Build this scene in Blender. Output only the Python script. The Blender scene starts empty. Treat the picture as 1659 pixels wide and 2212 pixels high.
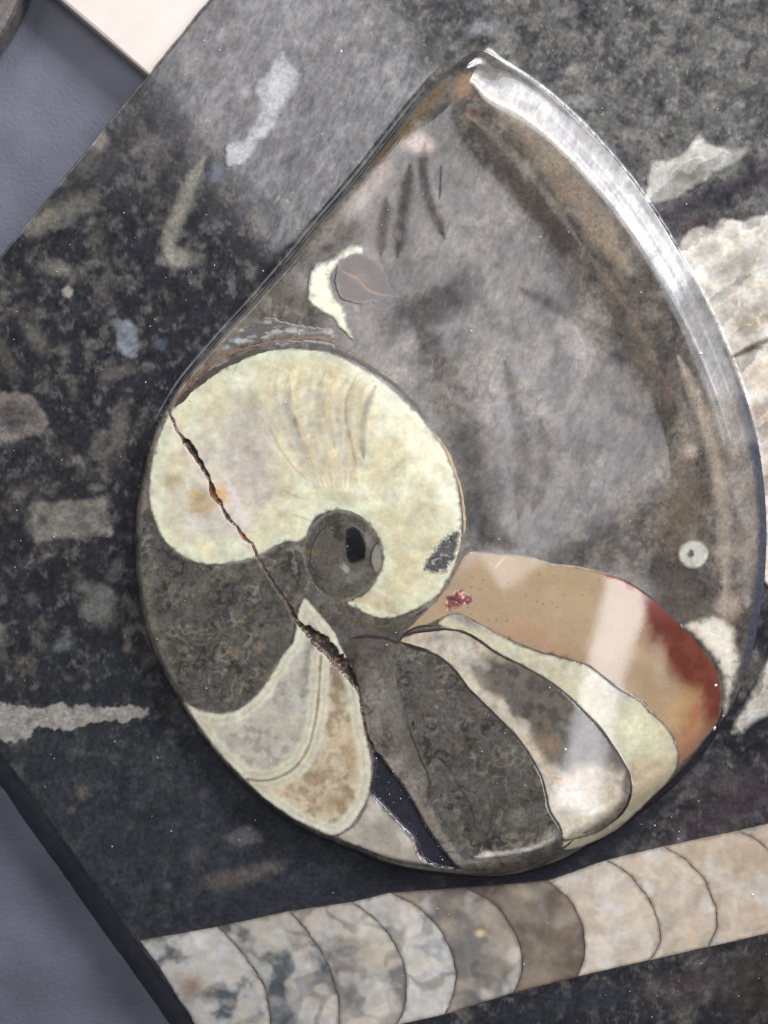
import bpy, math, random
import numpy as np
from mathutils import Vector, Matrix
from mathutils.geometry import delaunay_2d_cdt

# ------------------------------------------------------------------ units
# plan units: "u" (1 u = 0.08 mm); x to the right, y up the picture, z up from the polished rock face
S = 8e-5
T = 110.0            # slab thickness in u (12 mm)
PH = 60.0            # height of the raised coiled fossil above the rock face
W0, H0 = 1659.0, 2212.0
CAM = np.array([110.0, 70.0, 3200.0])
FD = float(np.linalg.norm(CAM))

scene = bpy.context.scene
col = scene.collection
rng = np.random.default_rng(7)
random.seed(7)

# ------------------------------------------------------------------ camera
fw = -CAM / FD
rt = np.cross(fw, [0, 1, 0]); rt /= np.linalg.norm(rt)
upv = np.cross(rt, fw)
cam_d = bpy.data.cameras.new('camera')
cam = bpy.data.objects.new('camera', cam_d); col.objects.link(cam)
m = Matrix(((rt[0], upv[0], -fw[0], CAM[0]*S), (rt[1], upv[1], -fw[1], CAM[1]*S),
            (rt[2], upv[2], -fw[2], (CAM[2]+T)*S), (0, 0, 0, 1)))
cam.matrix_world = m
cam_d.sensor_fit = 'VERTICAL'; cam_d.sensor_height = 24.0
cam_d.lens = 24.0 * FD / H0
cam_d.clip_start = 0.005; cam_d.clip_end = 50
cam_d.dof.use_dof = True
cam_d.dof.focus_distance = (FD - 46) * S
cam_d.dof.aperture_fstop = cam_d.lens / (40 * S * 1000)
scene.camera = cam

# ------------------------------------------------------------------ world + lamps
world = bpy.data.worlds.new('World'); scene.world = world; world.use_nodes = True
bg = world.node_tree.nodes['Background']
bg.inputs[0].default_value = (0.67, 0.69, 0.77, 1); bg.inputs[1].default_value = 0.18
vs = scene.view_settings
vs.view_transform = 'Standard'; vs.look = 'None'; vs.exposure = 0.0; vs.gamma = 1.0

def area(name, pos, target, sx, sy, radiance, color, roll_axis):
    """rectangular lamp at pos looking at target; its local x lies along roll_axis; radiance in W/m2/sr"""
    d = bpy.data.lights.new(name, 'AREA'); d.shape = 'RECTANGLE'
    d.size = sx*S; d.size_y = sy*S
    d.energy = radiance * (sx*S) * (sy*S) * math.pi
    d.color = color
    o = bpy.data.objects.new(name, d); col.objects.link(o)
    p = Vector(pos); zax = (p - Vector(target)).normalized()
    xax = Vector(roll_axis); xax = (xax - zax*xax.dot(zax)).normalized()
    yax = zax.cross(xax)
    o.matrix_world = Matrix(((xax.x, yax.x, zax.x, p.x*S), (xax.y, yax.y, zax.y, p.y*S),
                             (xax.z, yax.z, zax.z, (p.z+T)*S), (0, 0, 0, 1)))
    return o

def mirror(px, py, k, z=0.0):
    """where, k camera heights above the rock face, the camera sees itself reflected at picture point px,py"""
    g = U(px, py, z)
    return g + (g - CAM[:2]) * k

def U(px, py, z=0.0):
    px = np.asarray(px, float); py = np.asarray(py, float)
    a = px - W0/2; b = H0/2 - py
    d = fw*FD + a[..., None]*rt + b[..., None]*upv
    t = (np.asarray(z, float) - CAM[2]) / d[..., 2]
    return CAM[:2] + d[..., :2]*t[..., None]

def PROJ(x, y, z):
    v = np.stack([x, y, z], -1) - CAM
    dep = v @ fw
    return W0/2 + FD*(v @ rt)/dep, H0/2 - FD*(v @ upv)/dep

K = 1.2
def ceiling_strip(name, p0, p1, width, rad, color):
    a = mirror(*p0, K); b = mirror(*p1, K); c = (a+b)/2
    L = float(np.linalg.norm(b-a)); ax = (b-a)/L
    hz = CAM[2]*K
    area(name, (c[0], c[1], hz), (c[0], c[1], 0), L, width*(K+1), rad, color, (ax[0], ax[1], 0))
# the long ceiling panel mirrored across the plate, and the thin tube mirrored at lower right
ceiling_strip('ceiling_panel_lamp', (508, -22), (1278, 1148), 470, 5.6, (0.985, 0.965, 0.99))
ceiling_strip('ceiling_tube_lamp', (1350, 1240), (1235, 1740), 84, 10.0, (0.95, 0.93, 1.0))
# the display lamp at upper right, low over the table: tube rows of graded brightness and a dim end section
for k, (off, wid, rad) in enumerate(((48.2, 300, 9), (51.2, 380, 30), (54.4, 560, 17), (58.6, 600, 22), (62.8, 620, 13), (67.5, 700, 5), (72.5, 700, 2.2))):
    o_ = math.radians(off); D = 8200
    for azd, half, fac in ((55, 23, 1.0), (25, 7, 0.5), (14, 4, 0.2)):
        az = math.radians(azd)
        p = (D*math.sin(o_)*math.cos(az), D*math.sin(o_)*math.sin(az), D*math.cos(o_))
        ln = 2*D*math.sin(o_)*math.tan(math.radians(half))
        area('display_lamp_tube', p, (0, 0, 0), ln, wid, rad*fac, (0.94, 0.95, 1.0), (-math.sin(az), math.cos(az), 0))
# the paler window side at upper left, mirrored only along the steep left flank
area('window_lamp', (-4600, 4300, 4200), (0, 0, 0), 3800, 4000, 3.2, (0.93, 0.95, 1.0), (1, 1, 0))

# ------------------------------------------------------------------ numeric helpers
def lin(c):
    c = np.asarray(c, float)/255.0
    return np.where(c <= 0.04045, c/12.92, ((c+0.055)/1.055)**2.4)

def _hash(ix, iy, s):
    h = (ix.astype(np.int64)*374761393 + iy.astype(np.int64)*668265263 + s*1274126177) & 0xffffffff
    h = ((h ^ (h >> 13))*1274126177) & 0xffffffff
    h = (h ^ (h >> 16)) & 0xffff
    return h/65535.0

def vnoise(x, y, s=0):
    ix = np.floor(x); iy = np.floor(y); fx = x-ix; fy = y-iy
    fx = fx*fx*fx*(fx*(fx*6-15)+10); fy = fy*fy*fy*(fy*(fy*6-15)+10)
    a = _hash(ix, iy, s); b = _hash(ix+1, iy, s); c = _hash(ix, iy+1, s); d = _hash(ix+1, iy+1, s)
    return (a*(1-fx)+b*fx)*(1-fy) + (c*(1-fx)+d*fx)*fy

def fbm(x, y, size, octv=4, s=0, gain=0.5):
    v = np.zeros_like(np.asarray(x, float)); amp = 1.0; tot = 0.0; f = 1.0/size
    for k in range(octv):
        ca, sa = math.cos(0.6*k+s), math.sin(0.6*k+s)
        v += amp*vnoise((x*ca-y*sa)*f+17.3*k, (x*sa+y*ca)*f-9.1*k, s+k); tot += amp
        amp *= gain; f *= 2.03
    return v/tot

def cells(x, y, size, s=0, aniso=1.0, ang=0.0):
    """jittered crystal cells: random value of the cell and distance to its border"""
    ca, sa = math.cos(ang), math.sin(ang)
    u = (x*ca+y*sa)/size; v = (-x*sa+y*ca)/(size*aniso); iu = np.floor(u); iv = np.floor(v)
    f1 = np.full(len(x), 9.0); f2 = np.full(len(x), 9.0); r = np.zeros(len(x))
    for dj in (-1, 0, 1):
        for di in (-1, 0, 1):
            a, b = iu+di, iv+dj
            d = np.hypot(a+_hash(a, b, s+3)-u, b+_hash(a, b, s+7)-v); h = _hash(a, b, s+11)
            n = d < f1
            f2 = np.where(n, f1, np.minimum(f2, d)); r = np.where(n, h, r); f1 = np.where(n, d, f1)
    return r, f2-f1

def hair(x, y, size, s=0, w=0.022):
    """thin curly lines: level lines of a smooth noise, broken into short pieces"""
    n = fbm(x+0.3*size*fbm(x, y, size*0.6, 2, s+2), y, size, 2, s, 0.4)
    g = sstep(0.5, 0.58, fbm(x, y, size*2.2, 3, s+9))
    return (1-sstep(w*0.4, w, np.abs(n-0.5)))*g

def sstep(a, b, x):
    t = np.clip((x-a)/(b-a), 0, 1); return t*t*(3-2*t)

def mixc(c0, c1, f):
    return c0*(1-f[:, None]) + np.asarray(c1)*f[:, None]

def seg_dist(P, A, B):
    """distance of points P to polyline segments A-B, index and parameter of nearest"""
    N = len(P); best = np.full(N, 1e18); bi = np.zeros(N, int); bt = np.zeros(N)
    ax, ay = A[:, 0].astype(np.float32), A[:, 1].astype(np.float32); dx, dy = (B-A)[:, 0].astype(np.float32), (B-A)[:, 1].astype(np.float32); il = 1/(dx*dx+dy*dy+1e-9)
    step = max(1, 120000//len(A)); Pf = P.astype(np.float32)
    for i in range(0, N, step):
        x = Pf[i:i+step, 0, None]-ax; y = Pf[i:i+step, 1, None]-ay
        t = x*dx; t += y*dy; t *= il; np.clip(t, 0, 1, out=t)
        x -= t*dx; y -= t*dy; x *= x; y *= y; x += y
        k = x.argmin(1); r = np.arange(len(k))
        best[i:i+step] = x[r, k]; bi[i:i+step] = k; bt[i:i+step] = t[r, k]
    return np.sqrt(best), bi, bt

def inside(P, poly):
    x, y = P[:, 0], P[:, 1]; r = np.zeros(len(P), bool)
    n = len(poly)
    for i in range(n):
        x0, y0 = poly[i]; x1, y1 = poly[(i+1) % n]
        if y0 == y1: continue
        c = ((y0 > y) != (y1 > y)) & (x < (x1-x0)*(y-y0)/(y1-y0)+x0)
        r ^= c
    return r

def sdist(P, poly, pad=0.0):
    """signed distance, positive inside; -1e3 outside the padded bounding box"""
    out = np.full(len(P), -1e3)
    lo = poly.min(0)-pad; hi = poly.max(0)+pad
    k = np.where(((P >= lo) & (P <= hi)).all(1))[0]
    if len(k):
        d, _, _ = seg_dist(P[k], poly, np.roll(poly, -1, 0))
        out[k] = np.where(inside(P[k], poly), d, -d)
    return out

def smooth_closed(pts, step=4.0):
    pts = np.asarray(pts, float); n = len(pts); out = []
    for i in range(n):
        p0, p1, p2, p3 = pts[i-1], pts[i], pts[(i+1) % n], pts[(i+2) % n]
        L = np.linalg.norm((p2-p1)[:2]); k = max(1, int(L/step))
        t = np.linspace(0, 1, k, endpoint=False)[:, None]
        m1 = 0.5*(p2-p0)*min(1, 2*L/(np.linalg.norm((p2-p0)[:2])+1e-9)); m2 = 0.5*(p3-p1)*min(1, 2*L/(np.linalg.norm((p3-p1)[:2])+1e-9))
        out.append((2*t**3-3*t**2+1)*p1+(t**3-2*t**2+t)*m1+(-2*t**3+3*t**2)*p2+(t**3-t**2)*m2)
    return np.vstack(out)

def smooth_open(pts, step=4.0):
    pts = np.asarray(pts, float); n = len(pts); out = []
    for i in range(n-1):
        p0 = pts[max(i-1, 0)]; p1 = pts[i]; p2 = pts[i+1]; p3 = pts[min(i+2, n-1)]
        L = np.linalg.norm((p2-p1)[:2]); k = max(1, int(L/step))
        t = np.linspace(0, 1, k, endpoint=False)[:, None]
        m1 = 0.5*(p2-p0); m2 = 0.5*(p3-p1)
        out.append((2*t**3-3*t**2+1)*p1+(t**3-2*t**2+t)*m1+(-2*t**3+3*t**2)*p2+(t**3-t**2)*m2)
    out.append(pts[-1:]); return np.vstack(out)

CROP = {'A': (0, 0, 1200), 'B': (1000, 0, 1200), 'C': (1824, 0, 1200), 'D': (0, 1000, 1200), 'E': (500, 1200, 1400),
        'F': (1624, 1000, 1400), 'G': (500, 2200, 1400), 'H': (1624, 2100, 1400), 'I': (0, 2000, 1200),
        'J': (0, 2832, 1200), 'K': (900, 2832, 1200), 'L': (1824, 2832, 1200), 'Z': (0, 0, 3024)}
def cr(k, *xy):
    ox, oy, sz = CROP[k]; a = np.asarray(xy, float).reshape(-1, 2)*(sz/1659.0)
    return (a+[ox, oy])*(1659.0/3024.0)

# ------------------------------------------------------------------ relief of the plate
# outline of the raised fossil at its foot (picture x, y) and bevel width there
FOOT = [(1041,112,80),(1085,138,150),(1140,172,185),(1205,222,200),(1290,305,205),(1385,420,205),(1470,555,205),(1540,685,200),
        (1598,825,190),(1634,950,195),(1652,1090,205),(1652,1220,215),(1640,1320,190),(1620,1415,140),(1594,1490,90),(1560,1562,60),
        (1516,1630,58),(1460,1692,58),(1400,1743,60),(1340,1788,62),(1280,1824,62),(1220,1857,58),(1155,1880,50),(1085,1893,46),
        (1005,1893,42),(910,1884,40),(850,1872,36),(790,1850,32),(730,1824,28),(668,1798,26),(608,1762,24),(550,1716,22),(492,1657,22),
        (434,1586,22),(394,1523,22),(353,1450,22),(325,1386,22),(302,1298,22),(292,1216,22),(294,1100,22),(302,1060,20),(312,1015,18),(322,972,18),(338,925,17),
        (364,876,16),(396,824,16),(480,725,18),(549,649,20),(634,551,22),(680,494,24),(766,394,26),(840,301,28),(905,219,32),(965,156,38),(1012,121,52)]
_f = np.asarray(FOOT, float)
_fp = np.column_stack([U(_f[:, 0], _f[:, 1], 0.0), _f[:, 2]])
FOOTC = smooth_closed(_fp, 9.0)
FPOLY = FOOTC[:, :2].copy(); FWID = FOOTC[:, 2].copy()
FR = 9.0

CRACK = [('E',195,486,9),('E',205,520,11),('E',222,560,13),('E',255,622,16),('E',275,640,34),('E',296,668,38),('E',322,704,26),('E',352,748,22),('E',374,790,20),
         ('E',390,830,20),('E',402,872,30),('E',428,912,24),('E',448,948,14),('E',468,985,20),('E',500,1020,12),('E',526,1056,16),('E',545,1080,20),('E',572,1105,14),
         ('E',594,1146,15),('E',612,1182,15),('E',650,1240,14),('E',688,1308,15),('E',735,1376,17),('E',772,1436,22),('E',796,1478,26),
         ('G',826,320,38),('G',868,352,58),('G',925,412,74),('G',975,462,76),('G',1025,515,66),('G',1056,566,44),('G',1078,612,16),('G',1092,680,12),
         ('G',1104,750,13),('G',1120,812,16),('G',1136,862,20),('G',1154,900,16)]
_ck = np.array([[*cr(a[0], a[1], a[2])[0], a[3]*0.463] for a in CRACK])
_ck = smooth_open(_ck, 5.0)
_tan = np.gradient(_ck[:, :2], axis=0); _tan /= np.linalg.norm(_tan, axis=1)[:, None]
_nor = np.column_stack([-_tan[:, 1], _tan[:, 0]])
_j1 = fbm(_ck[:, 0], _ck[:, 1], 9, 3, 3)-0.5; _j2 = fbm(_ck[:, 0], _ck[:, 1], 9, 3, 11)-0.5; _j0 = fbm(_ck[:, 0], _ck[:, 1], 16, 3, 23)-0.5
_ctr = _ck[:, :2]+_nor*(_j0*7)[:, None]
_hw = np.maximum(_ck[:, 2]*0.45, 2.0)
CRPOLY_I = np.vstack([_ctr+_nor*(_hw+_j1*_hw*1.3)[:, None], (_ctr-_nor*(_hw+_j2*_hw*1.3)[:, None])[::-1]])
CRPOLY = U(CRPOLY_I[:, 0], CRPOLY_I[:, 1], PH)
VOID_I = smooth_closed(cr('G', 1148,898, 1185,915, 1240,990, 1290,1052, 1340,1132, 1390,1222, 1440,1302, 1500,1382, 1550,1436, 1585,1462, 1500,1452, 1405,1428,
                          1362,1392, 1332,1312, 1270,1250, 1200,1172, 1132,1096, 1140,1010, 1142,930), 6)
VOID = U(VOID_I[:, 0], VOID_I[:, 1], PH)

class Field:
    """values on a regular grid, read back with smooth cubic interpolation"""
    def __init__(f, x0, y0, h, Z): f.x0, f.y0, f.h, f.Z = x0, y0, h, Z
    def __call__(f, x, y):
        gx = np.clip((np.asarray(x, float)-f.x0)/f.h, 1, f.Z.shape[1]-3.001); gy = np.clip((np.asarray(y, float)-f.y0)/f.h, 1, f.Z.shape[0]-3.001)
        ix = gx.astype(int); iy = gy.astype(int); tx = gx-ix; ty = gy-iy
        def w(t): return (-.5*t+t*t-.5*t**3, 1-2.5*t*t+1.5*t**3, .5*t+2*t*t-1.5*t**3, -.5*t*t+.5*t**3)
        wx, wy = w(tx), w(ty); r = 0
        for j in range(4):
            for i in range(4): r = r+wy[j]*wx[i]*f.Z[iy+j-1, ix+i-1]
        return r
def blur(Z, n):
    for _ in range(n):
        Z = np.pad(Z, 1, mode='edge'); Z = (Z[:-2]+2*Z[1:-1]+Z[2:])/4; Z = (Z[:, :-2]+2*Z[:, 1:-1]+Z[:, 2:])/4
    return Z
GH = 4.0
_lo = FPOLY.min(0)-110; _hi = FPOLY.max(0)+110
_X, _Y = np.meshgrid(np.arange(_lo[0], _hi[0], GH), np.arange(_lo[1], _hi[1], GH))
_P = np.column_stack([_X.ravel(), _Y.ravel()])
_d, _k, _t = seg_dist(_P, FPOLY, np.roll(FPOLY, -1, 0)); _in = inside(_P, FPOLY)
_w = FWID[_k]*(1-_t)+np.roll(FWID, -1)[_k]*_t
SDF = Field(_lo[0], _lo[1], GH, np.where(_in, _d, -_d).reshape(_X.shape))
WDF = Field(_lo[0], _lo[1], GH, blur(_w.reshape(_X.shape), 4))
_q = np.where(_in, np.clip(_d/_w, 0, 1), 0)
_prof = (1-0.28*(1-_q)-0.72*(1-_q)**2.2).reshape(_X.shape)
_zz = np.where(_in.reshape(_X.shape), FR+(PH-FR)*_prof, (FR*np.exp(-_d/(7.0+18.0*sstep(50, 150, _w)))).reshape(_X.shape))
_tipb = blur(_zz, 90); _c = U(1045, 150, 20.0)
_tipf = (1-sstep(90, 260, np.hypot(_X-_c[0], _Y-_c[1])))*sstep(4, 34, np.where(_in, _d, 0)).reshape(_X.shape)
_rip = (fbm(_d, 0.02*_X.ravel()+0.02*_Y.ravel(), 16, 3, 301)-0.5).reshape(_X.shape)*sstep(0.02, 0.2, _prof)*(1-_prof)*2.0
_zz = _zz+np.where(_w.reshape(_X.shape) > 80, _rip, 0)
RZ = Field(_lo[0], _lo[1], GH, blur(_zz, 1)*(1-_tipf)+_tipb*_tipf)
PZ = Field(_lo[0], _lo[1], GH, blur(_prof, 2))
def shell_z(x, y):
    P = np.column_stack([x, y]); z = RZ(x, y); pr = PZ(x, y)
    z += (fbm(x, y, 420, 2, 5)-0.5)*1.2*pr + (fbm(x, y, 120, 2, 8)-0.5)*0.12*pr      # hand-ground unevenness
    c = sdist(P, CRPOLY, 6); z -= 9*sstep(-0.5, 6, c)
    v = sdist(P, VOID, 6); z -= 7*sstep(-1, 7, v)*sstep(0, 0.6, pr)
    return z

def rock_z(x, y):
    z = (fbm(x, y, 400, 2, 2)-0.5)*2.0+(fbm(x, y, 90, 2, 4)-0.5)*0.25
    k = np.where((x > _lo[0]+9) & (x < _hi[0]-9) & (y > _lo[1]+9) & (y < _hi[1]-9))[0]
    if len(k):
        d = -SDF(x[k], y[k]); o = np.maximum(d, 0)
        z[k] = z[k]*sstep(0, 40, o)+RZ(x[k], y[k])
        z[k] = np.where(d < 0, FR-0.3-0.30*d-0.006*d*d, z[k])
    return z

def on_shell(I):
    I = np.asarray(I, float); z = np.full(len(I), PH)
    for _ in range(5):
        g = U(I[:, 0], I[:, 1], z); zz = shell_z(g[:, 0], g[:, 1]); z = 0.35*z+0.65*zz
    return U(I[:, 0], I[:, 1], z)

def on_rock(I):
    I = np.asarray(I, float); return U(I[:, 0], I[:, 1], 0.0)

# ------------------------------------------------------------------ materials
def stone(name, rough=0.12, grain=0.28, gsize=7, mott=0.22, msize=34, curls=0.0, csize=16, bump=0.12, bsize=6, spec=0.5, scratch=0.0, rvar=0.05, crystal=0.0, svar=0.0, sss=0.0, rocky=0.0, hue=0.0):
    mt = bpy.data.materials.new(name); mt.use_nodes = True; nt = mt.node_tree; N = nt.nodes; Lk = nt.links
    b = N['Principled BSDF']
    at = N.new('ShaderNodeAttribute'); at.attribute_name = 'pigment'
    tc = N.new('ShaderNodeTexCoord')
    def noise(size, det=5, ro=0.6, dist=0.0, stretch=None, rot=0.0):
        n = N.new('ShaderNodeTexNoise'); n.inputs['Scale'].default_value = 1.0
        n.inputs['Detail'].default_value = det; n.inputs['Roughness'].default_value = ro; n.inputs['Distortion'].default_value = dist
        mp = N.new('ShaderNodeMapping'); mp.vector_type = 'TEXTURE'; k = size*S
        mp.inputs['Scale'].default_value = (k, k/(stretch or 1), k); mp.inputs['Rotation'].default_value = (0, 0, rot)
        Lk.new(tc.outputs['Object'], mp.inputs['Vector']); Lk.new(mp.outputs[0], n.inputs['Vector'])
        return n.outputs['Fac']
    def mr(src, a, b2, c, d):
        r = N.new('ShaderNodeMapRange'); r.inputs[1].default_value = a; r.inputs[2].default_value = b2
        r.inputs[3].default_value = c; r.inputs[4].default_value = d; Lk.new(src, r.inputs[0]); return r.outputs[0]
    def math_(op, a, c=None):
        n = N.new('ShaderNodeMath'); n.operation = op
        for i, v in enumerate((a, c)):
            if v is None: continue
            if isinstance(v, (int, float)): n.inputs[i].default_value = v
            else: Lk.new(v, n.inputs[i])
        return n.outputs[0]
    fine = noise(gsize, 6, 0.65); med = noise(msize, 4, 0.6, 0.6)
    f = math_('MULTIPLY', mr(fine, 0.3, 0.7, 1-grain, 1+grain), mr(med, 0.3, 0.7, 1-mott, 1+mott))
    if curls > 0:
        c1 = noise(csize, 1.5, 0.5, 1.2)
        ln = mr(math_('ABSOLUTE', math_('SUBTRACT', c1, 0.5)), 0.0, 0.035, 1-curls, 1.0)
        gate = mr(noise(csize*5, 3, 0.6), 0.47, 0.56, 0.0, 1.0)
        inv = math_('SUBTRACT', 1.0, ln)
        f = math_('MULTIPLY', f, math_('SUBTRACT', 1.0, math_('MULTIPLY', inv, gate)))
    if crystal > 0:
        v = N.new('ShaderNodeTexVoronoi'); v.feature = 'DISTANCE_TO_EDGE'; v.inputs['Scale'].default_value = 1.0
        mp = N.new('ShaderNodeMapping'); k = 1/(26*S); mp.inputs['Scale'].default_value = (k, k, k)
        Lk.new(tc.outputs['Object'], mp.inputs['Vector']); Lk.new(mp.outputs[0], v.inputs['Vector'])
        e = mr(v.outputs['Distance'], 0.0, 0.10, 1+crystal, 1.0)
        f = math_('MULTIPLY', f, e)
    mx = N.new('ShaderNodeMix'); mx.data_type = 'RGBA'; mx.blend_type = 'MULTIPLY'; mx.inputs[0].default_value = 1.0
    cb = N.new('ShaderNodeCombineColor')
    hn = mr(noise(30, 5, 0.65, 0.5), 0.3, 0.7, -hue, hue)
    Lk.new(math_('MULTIPLY', f, math_('ADD', hn, 1.0)), cb.inputs[0]); Lk.new(f, cb.inputs[1])
    Lk.new(math_('MULTIPLY', f, math_('SUBTRACT', 1.0, math_('MULTIPLY', hn, 1.4))), cb.inputs[2])
    Lk.new(at.outputs['Color'], mx.inputs[6]); Lk.new(cb.outputs[0], mx.inputs[7])
    Lk.new(mx.outputs[2], b.inputs['Base Color'])
    b.inputs['Specular IOR Level'].default_value = spec
    pol = math_('MULTIPLY', at.outputs['Alpha'], spec); Lk.new(pol, b.inputs['Specular IOR Level'])
    if svar > 0:
        sv = math_('MULTIPLY', mr(noise(34, 6, 0.72, 0.5, 2.6, 1.15), 0.36, 0.62, 1-svar, 1+svar*0.5), mr(noise(75, 5, 0.65, 0.8), 0.36, 0.62, 1-svar*0.7, 1+svar*0.4))
        Lk.new(math_('MULTIPLY', sv, pol), b.inputs['Specular IOR Level'])
    rv = noise(55, 4, 0.6)
    Lk.new(mr(rv, 0.3, 0.7, max(0.02, rough-rvar), rough+rvar), b.inputs['Roughness'])
    bn = noise(bsize, 4, 0.6)
    hgt = bn
    if rocky > 0:
        hgt = math_('ADD', hgt, math_('MULTIPLY', noise(60, 5, 0.7), rocky))
    if scratch > 0:
        sc = math_('ADD', noise(120, 3, 0.7, 0, 30, 1.2), noise(120, 3, 0.7, 0, 26, 0.75))
        hgt = math_('ADD', hgt, math_('MULTIPLY', sc, scratch))
    bp = N.new('ShaderNodeBump'); bp.inputs['Strength'].default_value = bump; bp.inputs['Distance'].default_value = 2.0*S
    Lk.new(hgt, bp.inputs['Height']); Lk.new(bp.outputs[0], b.inputs['Normal'])
    if sss > 0:
        b.inputs['Subsurface Weight'].default_value = sss
        b.inputs['Subsurface Radius'].default_value = (1, 0.9, 0.7); b.inputs['Subsurface Scale'].default_value = 8*S
    return mt

M = dict(
    rock=stone('polished_black_limestone', 0.10, 0.34, 9, 0.28, 40, 0.12, 22, 0.016, 6, 0.5, 0.4, 0.04, hue=0.03, svar=0.45),
    mud=stone('grey_brown_limestone_infill', 0.085, 0.26, 8, 0.2, 45, 0.40, 12, 0.009, 6, 0.5, 0.5, 0.025, hue=0.05, svar=0.3),
    lobe=stone('olive_grey_infill', 0.045, 0.30, 7, 0.2, 36, 0.55, 11, 0.005, 5, 0.5, 0.2, 0.03, hue=0.06),
    calcite=stone('cream_calcite', 0.045, 0.07, 9, 0.10, 38, 0.0, 10, 0.004, 7, 0.5, 0.2, 0.02, 0.05, 0.12, hue=0.05),
    spar=stone('milky_spar', 0.045, 0.12, 9, 0.16, 32, 0.0, 10, 0.005, 7, 0.5, 0.1, 0.03, 0.08, 0.12, hue=0.07),
    segs=stone('beige_spar_segments', 0.12, 0.07, 16, 0.14, 40, 0.0, 10, 0.01, 9, 0.5, 0.1, 0.03, hue=0.06),
    tan=stone('tan_chert', 0.04, 0.08, 6, 0.07, 50, 0.0, 10, 0.003, 7, 0.5, 0.3, 0.02, hue=0.04),
    line=stone('septum_line', 0.2, 0.3, 6, 0.3, 20, 0, 10, 0.1),
    dark=stone('black_pitch', 0.14, 0.3, 6, 0.2, 20, 0.0, 10, 0.06, 5, 0.5),
    crack=stone('crack_rubble', 0.7, 0.6, 6, 0.5, 14, 0, 10, 0.15, 5, 0.5, 0, 0.2),
    druse=stone('crystal_druse', 0.2, 0.6, 6, 0.5, 12, 0, 10, 0.9, 6, 0.6, 0, 0.15),
)

# ------------------------------------------------------------------ object helpers
def mesh_obj(name, V, faces, mat, colors=None, parent=None, smooth=True):
    """V in u with z measured from the rock face; faces (n,3) or (n,4) array or list"""
    V = np.asarray(V, float)*S; V[:, 2] += T*S
    me = bpy.data.meshes.new(name)
    if isinstance(faces, np.ndarray):
        n, k = faces.shape
        me.vertices.add(len(V)); me.vertices.foreach_set('co', V.ravel())
        me.loops.add(n*k); me.loops.foreach_set('vertex_index', faces.ravel().astype(np.int32))
        me.polygons.add(n); me.polygons.foreach_set('loop_start', np.arange(0, n*k, k, dtype=np.int32))
        me.update(calc_edges=True); me.validate()
    else:
        me.from_pydata([tuple(v) for v in V], [], faces); me.update()
    if smooth:
        me.polygons.foreach_set('use_smooth', np.ones(len(me.polygons), bool))
    if colors is not None:
        a = me.attributes.new('pigment', 'FLOAT_COLOR', 'POINT')
        c = np.ones((len(V), 4)); c[:, :colors.shape[1]] = np.clip(colors, 0, 1)
        a.data.foreach_set('color', c.ravel().astype(np.float32))
    me.materials.append(mat)
    o = bpy.data.objects.new(name, me); col.objects.link(o)
    if parent is not None: o.parent = parent
    return o

def tag(o, label=None, cat=None, group=None, kind=None):
    if label: o['label'] = label
    if cat: o['category'] = cat
    if group: o['group'] = group
    if kind: o['kind'] = kind
    return o

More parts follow.
